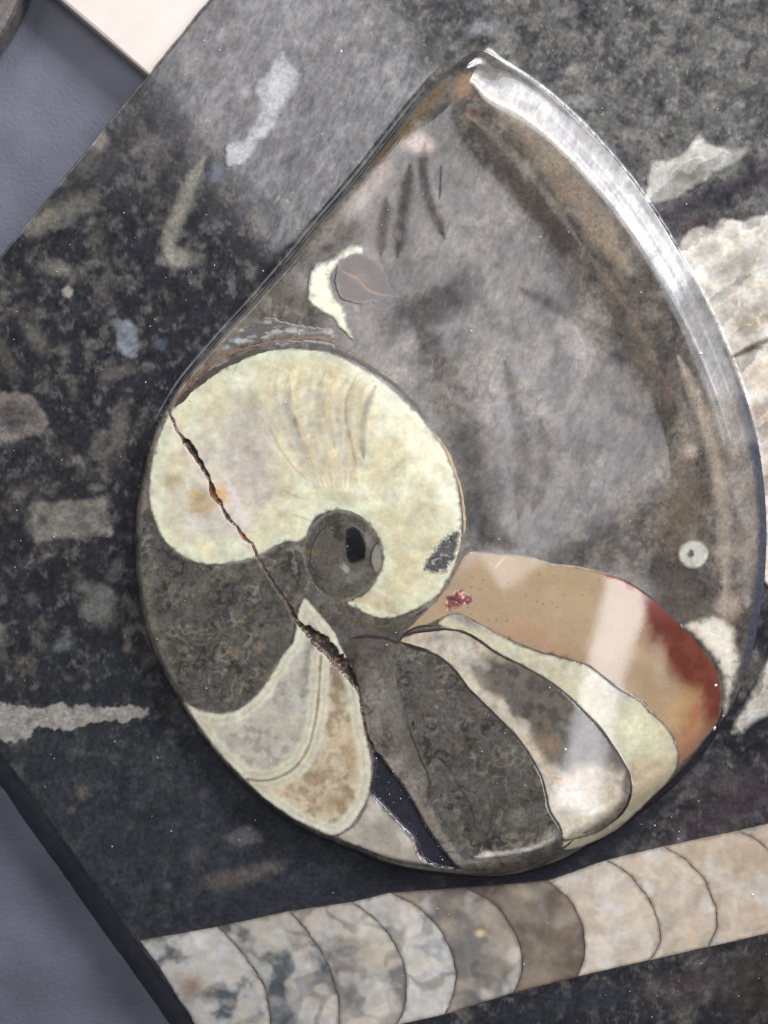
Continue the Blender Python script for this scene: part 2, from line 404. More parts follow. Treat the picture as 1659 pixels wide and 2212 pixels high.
def inlay(name, parent, I, mat, colfn, surf='shell', off=0.7, spacing=2.8, ragged=0.0, rsize=14, smooth=True, depth=10.0, seed=0, rim=1.0, fz=5.0, under=None):
    """a solid piece set into the stone: outline I in picture points, its top on the relief, its wall going down"""
    I = np.asarray(I, float)
    if smooth: I = smooth_closed(I, spacing)
    else:
        I = np.vstack([I[i]+(I[(i+1) % len(I)]-I[i])*np.linspace(0, 1, max(1, int(np.linalg.norm(I[(i+1) % len(I)]-I[i])/spacing)), endpoint=False)[:, None] for i in range(len(I))])
    if ragged:
        c = np.roll(I, -1, 0)-np.roll(I, 1, 0); c /= np.linalg.norm(c, axis=1)[:, None]+1e-9
        n = np.column_stack([-c[:, 1], c[:, 0]])
        I = I+n*((fbm(I[:, 0], I[:, 1], rsize, 4, 31+seed, 0.6)-0.5)*2*ragged)[:, None]
    B = on_shell(I) if surf == 'shell' else on_rock(I)
    zf = shell_z if surf == 'shell' else rock_z
    lo, hi = B.min(0), B.max(0)
    gx = np.arange(lo[0], hi[0], spacing); gy = np.arange(lo[1], hi[1], spacing*0.87)
    X, Y = np.meshgrid(gx, gy); X[1::2] += spacing*0.5
    P = np.column_stack([X.ravel(), Y.ravel()])+rng.uniform(-0.2, 0.2, (X.size, 2))*spacing
    P = P[sdist(P, B, 0) > spacing*0.55] if len(P) else P
    pts = [Vector(p) for p in B]+[Vector(p) for p in P]
    r = delaunay_2d_cdt(pts, [], [list(range(len(B)))], 1, 1e-4)
    XY = np.array([(v.x, v.y) for v in r[0]]); F = np.array([f for f in r[2] if len(f) == 3])
    a, b_, c = XY[F[:, 0]], XY[F[:, 1]], XY[F[:, 2]]
    fl = ((b_-a)[:, 0]*(c-a)[:, 1]-(b_-a)[:, 1]*(c-a)[:, 0]) < 0
    F[fl] = F[fl][:, ::-1]
    z = zf(XY[:, 0], XY[:, 1])+off*0.45
    # boundary loop edges for the wall
    e = np.vstack([F[:, [0, 1]], F[:, [1, 2]], F[:, [2, 0]]]); nn = len(XY)
    k1 = e[:, 0].astype(np.int64)*nn+e[:, 1]; k2 = e[:, 1].astype(np.int64)*nn+e[:, 0]
    bd = e[~np.isin(k1, k2)]
    ed = np.zeros(nn); nb = np.maximum(sdist(XY, B, 1), 0); ed = nb
    z = z-rim*0.15*(1-sstep(0, 2.0, ed))
    bv = np.unique(bd[:, 0]); mp = np.zeros(nn, int); mp[bv] = np.arange(len(bv))
    top = nn+mp; low = nn+len(bv)+mp
    V = np.vstack([np.column_stack([XY, z]), np.column_stack([XY[bv], z[bv]]), np.column_stack([XY[bv], z[bv]-depth])])
    p, q = bd[:, 0], bd[:, 1]
    F = np.vstack([F, np.column_stack([top[q], top[p], low[p]]), np.column_stack([top[q], low[p], low[q]])])
    ix, iy = PROJ(V[:, 0], V[:, 1], V[:, 2])
    edv = np.concatenate([ed, np.zeros(2*len(bv))])
    C = colfn(ix, iy, edv)
    if fz and surf == 'shell':
        f = sstep(0, 1, edv/fz*(0.15+1.7*fbm(ix, iy, 13, 3, 33+seed, 0.6)))
        C = C*f[:, None]+(under or mud_col)(ix, iy)*(1-f[:, None])
    return mesh_obj(name, V, F, mat, C, parent)

def ribbon_poly(pts, w0, w1=None, jit=0.0, seed=0):
    """outline of a tapering band along a centre line"""
    p = smooth_open(np.asarray(pts, float), 5.0); n = len(p)
    t = np.gradient(p, axis=0); t /= np.linalg.norm(t, axis=1)[:, None]; nn = np.column_stack([-t[:, 1], t[:, 0]])
    w = np.linspace(w0, w1 if w1 is not None else w0, n)*0.5*np.clip(np.minimum(np.arange(n), n-1-np.arange(n))/5.0, 0.12, 1)
    if jit:
        p = p+nn*((fbm(p[:, 0], p[:, 1], 20, 3, seed)-0.5)*2*jit)[:, None]
        w = w*(0.55+0.9*fbm(p[:, 0], p[:, 1], 12, 3, seed+5))
    return np.vstack([p+nn*w[:, None], (p-nn*w[:, None])[::-1]])

def ribbon(name, parent, pts, w0, color, w1=None, mat='line', jit=1.0, surf='shell', off=1.2, seed=0):
    c = lin(color)
    return inlay(name, parent, ribbon_poly(pts, w0, w1, jit, seed), M[mat], lambda x, y, e: np.tile(c, (len(x), 1)), surf, off, 4.0, 0, smooth=False, depth=6, rim=0.3, fz=0)

def blob(x, y, cx, cy, rx, ry, ang=0, soft=0.5, warp=0.35, ws=40, s=0):
    a = math.radians(ang); ca, sa = math.cos(a), math.sin(a)
    dx, dy = x-cx, y-cy
    u = (dx*ca+dy*sa)/rx; v = (-dx*sa+dy*ca)/ry
    r = np.sqrt(u*u+v*v)+(fbm(x, y, min(ws, 1.2*max(rx, ry)+6), 5, 40+s, 0.65)-0.5)*2.6*warp
    return (1-sstep(1-soft, 1+soft*0.5, r))*(0.72+0.55*fbm(x, y, 15, 4, 43+s, 0.6))

def stroke(x, y, pts, w, soft=0.6, warp=0.3, ws=30, s=0):
    p = smooth_open(pts, 10); d, kk, tt = seg_dist(np.column_stack([x, y]), p[:-1], p[1:]); u = (kk+tt)/(len(p)-1)
    tap = (0.25+0.75*sstep(0, 0.22, u))*(0.25+0.75*sstep(1, 0.78, u))
    r = d/(w*0.5*tap)+(fbm(x, y, ws, 5, 60+s, 0.65)-0.5)*3.0*warp
    return (1-sstep(1-soft, 1+soft*0.6, r))*(0.7+0.6*fbm(x, y, 16, 4, 63+s, 0.6))

def paint(C, x, y, items):
    for i, it in enumerate(items):
        if it[0] == 'b':
            _, cx, cy, rx, ry, ang, c, st = it[:8]; soft = it[8] if len(it) > 8 else 0.8
            near = (np.abs(x-cx) < max(rx, ry)*1.8) & (np.abs(y-cy) < max(rx, ry)*1.8)
            if near.any(): C[near] = mixc(C[near], lin(c), np.clip(st*blob(x[near], y[near], cx, cy, rx, ry, ang, soft, s=i), 0, 1))
        else:
            _, pts, w, c, st = it[:5]; soft = it[5] if len(it) > 5 else 0.85
            q = np.asarray(pts, float)
            near = (x > q[:, 0].min()-w) & (x < q[:, 0].max()+w) & (y > q[:, 1].min()-w) & (y < q[:, 1].max()+w)
            if near.any(): C[near] = mixc(C[near], lin(c), np.clip(st*stroke(x[near], y[near], q, w, soft, s=i), 0, 1))
    return C

# ------------------------------------------------------------------ pigment of the dark rock
def rock_col(x, y):
    n1 = fbm(x, y, 90, 5, 1, 0.6); n2 = fbm(x, y, 34, 4, 13, 0.6); n3 = fbm(x, y, 260, 3, 21)
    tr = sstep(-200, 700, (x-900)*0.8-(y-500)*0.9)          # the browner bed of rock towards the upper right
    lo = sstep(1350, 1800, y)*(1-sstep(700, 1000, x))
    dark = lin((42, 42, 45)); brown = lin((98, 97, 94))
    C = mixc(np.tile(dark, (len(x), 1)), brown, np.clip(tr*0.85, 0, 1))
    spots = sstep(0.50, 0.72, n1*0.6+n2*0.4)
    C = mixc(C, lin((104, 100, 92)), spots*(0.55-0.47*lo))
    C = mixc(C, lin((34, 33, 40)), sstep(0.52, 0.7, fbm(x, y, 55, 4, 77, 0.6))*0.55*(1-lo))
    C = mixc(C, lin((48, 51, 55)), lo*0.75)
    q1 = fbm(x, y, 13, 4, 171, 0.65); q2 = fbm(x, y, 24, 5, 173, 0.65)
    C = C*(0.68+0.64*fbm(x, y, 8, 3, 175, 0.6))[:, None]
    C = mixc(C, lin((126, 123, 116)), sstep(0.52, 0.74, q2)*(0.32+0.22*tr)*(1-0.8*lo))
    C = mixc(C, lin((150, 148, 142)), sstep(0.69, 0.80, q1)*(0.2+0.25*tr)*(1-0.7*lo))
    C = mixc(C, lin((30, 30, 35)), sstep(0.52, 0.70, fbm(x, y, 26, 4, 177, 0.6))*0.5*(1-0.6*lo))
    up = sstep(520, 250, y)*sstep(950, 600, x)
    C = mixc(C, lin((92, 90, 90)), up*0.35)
    items = [
        ('b', 1590, 1730, 150, 60, -35, (66, 56, 60), .7), ('b', 1480, 1690, 90, 30, -35, (88, 84, 86), .4),
        ('b', 1420, 470, 90, 22, -22, (52, 42, 46), .8), ('b', 1580, 410, 160, 30, -25, (44, 42, 50), .75), ('b', 1500, 490, 50, 22, -20, (62, 46, 46), .6),
        ('b', 1500, 2130, 120, 50, -20, (80, 70, 70), .6), ('b', 1630, 2130, 70, 110, 25, (52, 48, 44), .7),
        ('b', 1240, 2170, 170, 35, -14, (50, 50, 58), .7),
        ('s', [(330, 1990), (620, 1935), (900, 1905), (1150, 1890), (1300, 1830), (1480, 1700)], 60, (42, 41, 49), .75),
        # faded shell ghosts
        ('s', cr('A', 1110,860, 1040,1010, 960,1190, 915,1320, 935,1430), 34, (132, 128, 116), .75), ('b', *cr('A', 990,1400)[0], 42, 24, 0, (132, 128, 116), .7),
        ('s', cr('A', 1560,1090, 1620,1180, 1640,1240, 1560,1330), 26, (120, 116, 108), .55),
        ('b', *cr('A', 230,1200)[0], 48, 26, -30, (122, 118, 104), .75), ('b', *cr('A', 540,760)[0], 26, 20, -40, (140, 134, 122), .8),
        ('b', *cr('A', 400,1130)[0], 60, 30, -30, (105, 102, 92), .6), ('b', *cr('A', 470,900)[0], 50, 26, -40, (100, 97, 90), .5),
        ('b', *cr('A', 310,1460)[0], 36, 18, 10, (118, 114, 106), .7), ('b', *cr('A', 1180,950)[0], 26, 20, 0, (96, 102, 110), .5),
        ('b', *cr('D', 190,450)[0], 20, 44, -35, (98, 92, 84), .7), ('b', *cr('D', 40,560)[0], 18, 50, -20, (90, 86, 80), .7), ('b', *cr('D', 350,520)[0], 18, 14, 0, (112, 108, 100), .6),
        ('b', *cr('D', 640,650)[0], 40, 16, -20, (105, 98, 90), .6), ('b', *cr('D', 870,490)[0], 14, 14, 0, (78, 88, 104), .8),
        ('b', *cr('D', 640,960)[0], 22, 62, 8, (100, 96, 88), .75), ('b', *cr('D', 420,1120)[0], 10, 10, 0, (110, 108, 104), .7),
        ('b', *cr('D', 530,1270)[0], 20, 9, 0, (108, 104, 98), .7), ('b', *cr('I', 180,500)[0], 18, 14, 30, (84, 82, 80), .7),
        ('b', *cr('I', 350,740)[0], 24, 18, -30, (98, 100, 102), .75), ('b', *cr('I', 690,760)[0], 10, 9, 0, (120, 100, 88), .7), ('b', *cr('I', 630,330)[0], 40, 14, -60, (92, 90, 88), .6),
        ('b', *cr('J', 450,390)[0], 18, 14, -50, (100, 94, 88), .6), ('b', *cr('J', 390,490)[0], 13, 10, -40, (98, 92, 84), .5), ('b', *cr('J', 1110,400)[0], 12, 24, 20, (74, 72, 78), .6),
        ('b', *cr('J', 1280,860)[0], 76, 22, -12, (92, 86, 80), .7), ('b', *cr('J', 1490,800)[0], 26, 16, -10, (98, 92, 86), .65),
        ('b', *cr('J', 1080,730)[0], 40, 16, -10, (74, 72, 74), .5), ('b', *cr('J', 910,910)[0], 12, 10, 0, (84, 80, 84), .5),
        ('b', 1040, 60, 34, 16, -10, (150, 150, 152), .55), ('b', 1010, 95, 60, 10, -35, (58, 56, 58), .6),
        ('b', *cr('C', 600,380)[0], 26, 12, -20, (140, 134, 124), .5), ('b', *cr('C', 640,560)[0], 34, 14, 10, (130, 130, 132), .45),
        ('b', *cr('C', 900,720)[0], 34, 14, 10, (126, 124, 120), .45), ('b', *cr('C', 1330,520)[0], 22, 10, 10, (128, 124, 116), .45),
    ]
    return paint(C, x, y, items)

# ================================================================== setting: the cloth-covered table
def cloth():
    n = 160; e = 4200
    g = np.linspace(-e, e, n); X, Y = np.meshgrid(g, g)
    x, y = X.ravel(), Y.ravel()
    z = -T+(fbm(x, y, 900, 3, 3)-0.5)*10
    V = np.column_stack([x, y, z]); i = np.arange(n*n).reshape(n, n)
    F = np.column_stack([i[:-1, :-1].ravel(), i[:-1, 1:].ravel(), i[1:, 1:].ravel(), i[1:, :-1].ravel()])
    mt = bpy.data.materials.new('slate_blue_cloth'); mt.use_nodes = True; nt = mt.node_tree; b = nt.nodes['Principled BSDF']
    tc = nt.nodes.new('ShaderNodeTexCoord'); ns = nt.nodes.new('ShaderNodeTexNoise'); ns.inputs['Scale'].default_value = 1/(150*S); ns.inputs['Detail'].default_value = 4
    rp = nt.nodes.new('ShaderNodeValToRGB'); rp.color_ramp.elements[0].position = 0.3; rp.color_ramp.elements[1].position = 0.72
    rp.color_ramp.elements[0].color = (*lin((86, 88, 98)), 1); rp.color_ramp.elements[1].color = (*lin((104, 106, 119)), 1)
    nt.links.new(tc.outputs['Object'], ns.inputs['Vector']); nt.links.new(ns.outputs['Fac'], rp.inputs[0]); nt.links.new(rp.outputs[0], b.inputs['Base Color'])
    wv = nt.nodes.new('ShaderNodeTexNoise'); wv.inputs['Scale'].default_value = 1/(9*S); nt.links.new(tc.outputs['Object'], wv.inputs['Vector'])
    bp = nt.nodes.new('ShaderNodeBump'); bp.inputs['Strength'].default_value = 0.5; bp.inputs['Distance'].default_value = 3*S
    nt.links.new(wv.outputs['Fac'], bp.inputs['Height']); nt.links.new(bp.outputs[0], b.inputs['Normal'])
    b.inputs['Roughness'].default_value = 0.5; b.inputs['Specular IOR Level'].default_value = 0.4
    tag(mesh_obj('table', V, F, mt), kind='structure')
cloth()

# ================================================================== the fossil plate
plate = bpy.data.objects.new('fossil_plate', None); plate.empty_display_size = 0.02; col.objects.link(plate)
tag(plate, 'polished dark limestone plate with a raised cream coiled fossil and a straight segmented fossil', 'fossil plate')

# ---- rock body: a parallelogram sheet along the plate's two visible edges, with rounded arris and side walls
corner = U(-410, 1056, 0.0)
e1 = U(448, 0, 0.0)-U(0, 551.6, 0.0); e1 /= np.linalg.norm(e1)
e2 = U(417, 2212, 0.0)-U(0, 1629, 0.0); e2 /= np.linalg.norm(e2)
def rock_body():
    sp = 3.3
    u = np.concatenate([[0, 0, 1.2, 3.2, 6], np.arange(10, 2600, sp)]); v = u.copy()
    dz = np.concatenate([[T-0.2, 6, 2.6, 0.7, 0], np.zeros(len(u)-5)])
    Uu, Vv = np.meshgrid(u, v, indexing='ij'); A, B = np.meshgrid(dz, dz, indexing='ij')
    P = corner+Uu.ravel()[:, None]*e1+Vv.ravel()[:, None]*e2
    # slightly chipped arris
    ch = (fbm(P[:, 0], P[:, 1], 40, 4, 9)-0.5)
    eu = np.exp(-Uu.ravel()/7.0); ev = np.exp(-Vv.ravel()/7.0)
    P = P+e2*(np.maximum(ch, -0.1)*7*ev)[:, None]+e1*(np.maximum(ch, -0.1)*7*eu)[:, None]
    drop = np.maximum(A, B).ravel()
    # lower-left side flared outwards, its dark wall standing in for the shadow strip
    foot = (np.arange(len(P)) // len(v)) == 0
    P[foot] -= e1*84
    z = rock_z(P[:, 0], P[:, 1])-drop
    nu, nv = len(u), len(v); i = np.arange(nu*nv).reshape(nu, nv)
    F = np.column_stack([i[:-1, :-1].ravel(), i[:-1, 1:].ravel(), i[1:, 1:].ravel(), i[1:, :-1].ravel()])
    hid = sdist(P, FPOLY, 0) > 12
    F = F[~hid[F].all(1)][:, ::-1]
    used = np.zeros(len(P), bool); used[F.ravel()] = True; re = np.cumsum(used)-1
    V = np.column_stack([P, z])[used]; F = re[F]
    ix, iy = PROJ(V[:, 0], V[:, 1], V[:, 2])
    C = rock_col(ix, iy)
    sd = V[:, 2] < -4; C[sd] = C[sd]*0.25+lin((26, 27, 33))*0.75  # side walls painted near black, putting the lower-left shadow strip into the colour
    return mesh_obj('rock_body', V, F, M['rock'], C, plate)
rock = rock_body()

# ---- raised coiled fossil: domed body, polar sheet round its middle
def mud_col(x, y):
    n1 = fbm(x, y, 120, 4, 51, 0.55); n2 = fbm(x, y, 28, 4, 52, 0.6)
    C = np.tile(lin((94, 88, 80)), (len(x), 1))
    C = mixc(C, lin((114, 106, 97)), sstep(0.42, 0.65, n1)*0.8)
    C = mixc(C, lin((66, 62, 58)), sstep(0.55, 0.72, n2)*0.5)
    wx = 130*(fbm(x, y, 160, 3, 58)-0.5); st = 0.6*fbm(x*1.5+y*0.35+wx, y*0.75+wx*0.6, 100, 6, 57, 0.68)+0.4*fbm(x, y, 70, 5, 59, 0.65)
    C = mixc(C, lin((58, 56, 56)), sstep(0.5, 0.62, st)*0.75)
    C = mixc(C, lin((122, 115, 107)), sstep(0.48, 0.36, st)*0.6)
    C = C*(0.62+0.76*fbm(x, y, 9, 4, 185, 0.65))[:, None]
    C = C*(0.75+0.5*sstep(0.38, 0.62, fbm(x, y, 190, 4, 186, 0.55)))[:, None]
    C = mixc(C, lin((52, 49, 46)), hair(x, y, 24, 187, 0.08)*0.5)
    ridge = cr('F', 760,0, 900,190, 1010,380, 1120,560, 1250,760, 1330,880)
    it = [
        ('b', 940, 640, 120, 60, -40, (66, 64, 64), .6), ('b', 820, 430, 60, 100, 10, (78, 70, 64), .5), ('b', 620, 620, 60, 40, -45, (84, 80, 66), .5),
        ('s', cr('B', 880,840, 850,1000, 870,1200, 830,1400), 40, (76, 70, 68), .8), ('s', cr('B', 940,760, 950,900, 930,1000), 12, (62, 56, 58), .7),
        ('s', cr('B', 1020,880, 1010,1090), 5, (60, 56, 58), .8), ('s', cr('B', 760,1050, 740,1300), 22, (104, 96, 92), .5),
        ('b', *cr('B', 890,780)[0], 36, 24, 20, (168, 152, 142), .8), ('b', *cr('B', 680,950)[0], 60, 24, -50, (142, 128, 116), .7),
        ('b', *cr('B', 600,1080)[0], 50, 16, -50, (150, 138, 130), .6),
        ('s', cr('B', 1180,400, 1140,480, 1110,540), 40, (142, 116, 88), .6), ('s', cr('B', 1050,440, 900,620, 740,800, 620,930), 26, (96, 80, 56), .75),
        ('b', *cr('B', 1090,550)[0], 22, 22, 0, (96, 88, 80), .8), ('b', *cr('B', 1200,610)[0], 12, 8, 30, (80, 42, 34), .9),
        # tan and rust bands along the sloping right flank
        ('s', cr('C', 60,480, 240,640, 420,830, 600,1080, 740,1300, 880,1500)+[10, -8], 74, (132, 120, 104), .65),
        ('s', cr('C', 330,760, 480,920, 640,1130, 780,1340, 880,1550), 30, (110, 96, 82), .5),
        ('s', cr('C', 20,620, 180,760, 330,900, 480,1100, 640,1330), 18, (132, 124, 110), .4),
        ('s', cr('C', 60,680, 200,860, 320,1030, 480,1230, 640,1430), 42, (70, 62, 58), .85),
        ('s', cr('F', 820,0, 960,190, 1090,410, 1150,520), 18, (116, 100, 84), .5),
        ('s', cr('F', 1130,500, 1210,650, 1280,760, 1310,860), 10, (112, 88, 82), .55),
        ('s', cr('F', 940,260, 1060,470, 1150,640, 1220,800), 46, (80, 72, 64), .6),
        ('s', cr('F', 1240,480, 1330,680, 1400,900, 1440,1100, 1460,1330, 1460,1640), 36, (164, 150, 132), .55),
        ('s', cr('F', 1370,500, 1440,720, 1500,900, 1530,1100, 1560,1330, 1560,1640), 52, (144, 134, 124), .5),
        ('b', *cr('F', 1240,1200)[0], 60, 120, 10, (92, 82, 68), .7), ('b', *cr('H', 1240,280)[0], 60, 70, 0, (84, 78, 70), .6),
        ('b', *cr('H', 1450,420)[0], 16, 9, 10, (140, 92, 50), .9), ('b', *cr('H', 1470,330)[0], 30, 30, 0, (170, 150, 136), .6),
        ('b', *cr('F', 1300,920)[0], 16, 18, 20, (176, 156, 138), .7), ('b', *cr('F', 1330,975)[0], 6, 8, 0, (60, 42, 30), .8),
        ('b', 1130, 1120, 60, 60, 0, (104, 96, 90), .5), ('b', 1090, 950, 30, 160, 5, (74, 72, 74), .5),
        ('b', *cr('F', 240,930)[0], 60, 130, -20, (70, 68, 68), .7), ('b', *cr('F', 600,1270)[0], 60, 40, 0, (70, 68, 70), .5),
        ('s', [(690, 1390), (840, 1380), (960, 1330)], 60, (82, 78, 72), .6),
        ('s', [(850, 1395), (860, 1500), (930, 1640), (960, 1760)], 90, (96, 92, 84), .7),
    ]
    return paint(C, x, y, it)

def shell_body():
    c0 = U(930, 1150, PH); na, nr = 1050, 330
    # sample the outline by arc length so that the tip is kept
    d = np.linalg.norm(np.roll(FPOLY, -1, 0)-FPOLY, axis=1); s = np.concatenate([[0], np.cumsum(d)])
    q = np.linspace(0, s[-1], na, endpoint=False); fx = np.append(FPOLY[:, 0], FPOLY[0, 0]); fy = np.append(FPOLY[:, 1], FPOLY[0, 1])
    R = np.column_stack([np.interp(q, s, fx), np.interp(q, s, fy)])
    t = 1-np.linspace(0, 1, nr)**1.25          # denser near the rim
    t = t[:-1]
    P = (c0+(R[None]-c0)*t[:, None, None]).reshape(-1, 2); P = np.vstack([P, c0])
    z = shell_z(P[:, 0], P[:, 1])
    n = (nr-1)*na; i = np.arange(n).reshape(nr-1, na)
    a, b = i[:-1].ravel(), np.roll(i, -1, 1)[:-1].ravel(); c, e = np.roll(i, -1, 1)[1:].ravel(), i[1:].ravel()
    F = np.vstack([np.column_stack([a, b, c]), np.column_stack([a, c, e]), np.column_stack([i[-1], np.roll(i[-1], -1), np.full(na, n)])])
    # foot wall going down into the rock
    ft = np.column_stack([R, np.full(na, -14.0)]); r0 = np.arange(na)+len(P); k = r0+na; k2 = np.roll(k, -1)
    r1 = np.roll(r0, -1)
    F = np.vstack([F, np.column_stack([r0, k, k2]), np.column_stack([r0, k2, r1])])
    V = np.vstack([np.column_stack([P, z]), np.column_stack([R, z[:na]]), ft])
    a3 = V[F[:3]][0]; 
    area2 = (a3[1][0]-a3[0][0])*(a3[2][1]-a3[0][1])-(a3[1][1]-a3[0][1])*(a3[2][0]-a3[0][0])
    if area2 < 0: F = F[:, ::-1].copy()
    ix, iy = PROJ(V[:, 0], V[:, 1], V[:, 2])
    C = mud_col(ix, iy)
    # the foot of the slope on the left and lower sides is painted darker
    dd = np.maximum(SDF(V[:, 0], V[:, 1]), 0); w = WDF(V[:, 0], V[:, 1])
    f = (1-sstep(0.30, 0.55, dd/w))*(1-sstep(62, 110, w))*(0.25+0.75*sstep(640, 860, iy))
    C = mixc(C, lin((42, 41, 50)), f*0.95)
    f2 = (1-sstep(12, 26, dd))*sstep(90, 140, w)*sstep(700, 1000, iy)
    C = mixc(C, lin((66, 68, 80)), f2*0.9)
    # duller, less polished patches of the infill
    q = np.zeros((len(V), 3)); one = (255, 255, 255)
    q = paint(q, ix, iy, [('s', cr('B', 850,900, 830,1040, 800,1250, 780,1400), 34, one, 1), ('s', cr('B', 930,780, 920,940, 960,1120, 1040,1300), 26, one, 1), ('s', cr('B', 720,1080, 700,1250, 690,1380), 30, one, .9),
        ('s', cr('B', 1020,900, 1010,1090), 6, one, .9), ('b', 700, 520, 90, 60, -45, one, .95), ('b', 930, 655, 130, 46, -28, one, .9), ('s', [(900, 700), (960, 820), (1010, 960), (1040, 1120), (1100, 1180)], 110, one, .85),
        ('s', [(1120, 620), (1250, 690), (1380, 740)], 26, one, .6), ('s', [(1090, 780), (1130, 950), (1120, 1120)], 36, one, .55), ('b', 1240, 640, 50, 40, 20, one, .5), ('s', cr('F', 760,320, 900,440, 1000,500), 24, one, .6),
        ('s', cr('F', 600,780, 620,1000, 560,1200), 34, one, .5), ('b', 1180, 470, 40, 70, -20, one, .45), ('s', [(1000, 300), (1120, 430), (1230, 560)], 16, one, .5), ('b', 620, 700, 120, 50, -30, one, .8)])
    C = np.column_stack([C, 1-0.82*q[:, 0]]); C[:, :3] *= (1-0.25*q[:, :1])
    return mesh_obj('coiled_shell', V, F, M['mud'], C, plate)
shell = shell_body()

def flat(c, var=0.0):
    c = lin(c)
    return lambda x, y, e: np.tile(c, (len(x), 1))*(1+var*(fbm(x, y, 30, 4, 91)-0.5))[:, None]

# ---- large cream whorl
def whorl_col(x, y, e):
    C = np.tile(lin((208, 200, 166)), (len(x), 1))
    C = mixc(C, lin((212, 211, 186)), sstep(0.4, 0.7, fbm(x, y, 60, 4, 61))*0.7)
    C = mixc(C, lin((196, 186, 150)), sstep(0.5, 0.75, fbm(x, y, 80, 4, 64))*0.6)
    rimm = 1-sstep(8, 40, e); C = mixc(C, lin((200, 203, 176)), rimm*0.7)
    g = (178, 170, 158)
    it = [('b', *cr('E', 560,520)[0], 70, 60, 30, (166, 160, 146), .65), ('b', *cr('E', 520,700)[0], 100, 110, 10, (186, 176, 166), .75),
          ('b', *cr('E', 600,820)[0], 60, 80, 0, (182, 170, 160), .7), ('b', *cr('E', 300,900)[0], 70, 80, 0, (190, 184, 172), .75), ('b', *cr('E', 420,1010)[0], 70, 40, 20, (180, 174, 166), .7),
          ('b', *cr('E', 340,930)[0], 36, 28, 0, (164, 140, 96), .75), ('b', *cr('E', 320,875)[0], 18, 10, 0, (196, 160, 96), .7), ('b', *cr('E', 215,820)[0], 26, 20, 0, (150, 140, 104), .65),
          ('b', *cr('E', 300,1060)[0], 40, 30, 0, (200, 192, 176), .5),
          ('s', cr('E', 760,380, 755,470, 790,590, 840,690, 860,750), 22, (146, 141, 128), .8), ('s', cr('E', 780,520, 810,620), 15, (112, 108, 100), .7),
          ('s', cr('E', 950,380, 925,480, 950,570, 970,670), 18, (150, 142, 128), .75), ('s', cr('E', 1160,380, 1110,490, 1090,590, 1105,720), 22, (144, 136, 122), .8),
          ('s', cr('E', 1080,380, 1030,500, 1040,640, 1070,760), 26, (206, 190, 166), .6), ('s', cr('E', 840,430, 860,560), 20, (206, 186, 158), .6),
          ('b', *cr('E', 1310,1060)[0], 60, 60, 0, (196, 186, 150), .6), ('b', *cr('E', 1400,700)[0], 60, 120, -20, (216, 208, 172), .6),
          ('s', cr('E', 1030,1380, 1110,1360, 1180,1390, 1260,1440), 30, (170, 152, 122), .7), ('b', *cr('E', 970,900)[0], 50, 16, 10, (176, 172, 148), .5),
          ('s', cr('E', 200,500, 290,690, 400,860, 540,1080, 620,1180), 30, (208, 186, 172), .6), ('b', *cr('E', 440,880)[0], 22, 16, 40, (206, 160, 104), .7),
          ('s', cr('E', 480,830, 510,930, 560,1010, 590,1060), 24, (214, 204, 200), .7)]
    for k in range(9):
        e0 = k*52
        it.append(('s', cr('E', 700+e0*1.08,300+e0*0.06+abs(k-4)*8, 690+e0*0.98,400, 712+e0*0.88,520, 760+e0*0.74,640, 830+e0*0.52,760, 880+e0*0.38,850), 19, ((186, 176, 156), (178, 172, 152), (196, 182, 152))[k % 3], .75))
    it += [('s', cr('E', 660,560, 720,680, 790,770, 860,830), 7, (172, 154, 122), .6), ('s', cr('E', 720,862, 780,890, 820,906), 6, (172, 154, 122), .6), ('s', cr('E', 770,980, 820,992, 860,1012), 6, (172, 154, 122), .6),
           ('s', cr('E', 1080,320, 1030,420, 1022,520, 1045,640, 1072,760), 8, (164, 144, 114), .7), ('s', cr('E', 700,240, 670,330, 660,420), 8, (204, 186, 150), .6), ('s', cr('E', 520,270, 490,330), 6, (168, 160, 136), .6),
           ('s', cr('E', 1150,480, 1140,600, 1150,760), 10, (206, 196, 166), .5), ('s', cr('E', 860,230, 850,300, 830,420), 10, (214, 204, 172), .5)]
    C = paint(C, x, y, it)
    # interlocking calcite grains
    g1 = fbm(x, y, 15, 2, 161); g2 = fbm(x, y, 30, 3, 162, 0.6)
    cv, ce = cells(x+6*g1, y+6*g2, 17, 163); cv2, ce2 = cells(x, y, 44, 167)
    C = C*(0.57+0.25*g1+0.26*g2+0.09*cv+0.08*cv2)[:, None]
    return mixc(C, lin((232, 230, 212)), (1-sstep(0.0, 0.16, ce))*0.07)
whorl_I = cr('E', 197,505, 250,440, 330,370, 420,310, 520,258, 640,215, 760,203, 880,212, 980,236, 1080,285, 1180,345, 1280,430, 1370,520, 1440,610, 1500,710, 1540,820,
             1556,930, 1562,1010, 1558,1090, 1540,1180, 1510,1265, 1460,1345, 1390,1400, 1310,1440, 1230,1466, 1150,1456, 1080,1424, 1025,1388, 1100,1352, 1160,1285, 1190,1200,
             1188,1130, 1155,1060, 1105,1004, 1040,970, 960,962, 895,988, 856,1036, 836,1085, 800,1108, 760,1104, 710,1120, 650,1155, 590,1185, 520,1200, 430,1212, 350,1210, 285,1190,
             215,1142, 158,1078, 120,990, 102,900, 105,800, 120,700, 150,610, 178,540)
whorl = inlay('outer_whorl', shell, whorl_I, M['calcite'], whorl_col, ragged=2.0, rsize=9, seed=1, spacing=2.6, fz=6)
whorl['label'] = 'cream outer whorl of the coiled fossil'

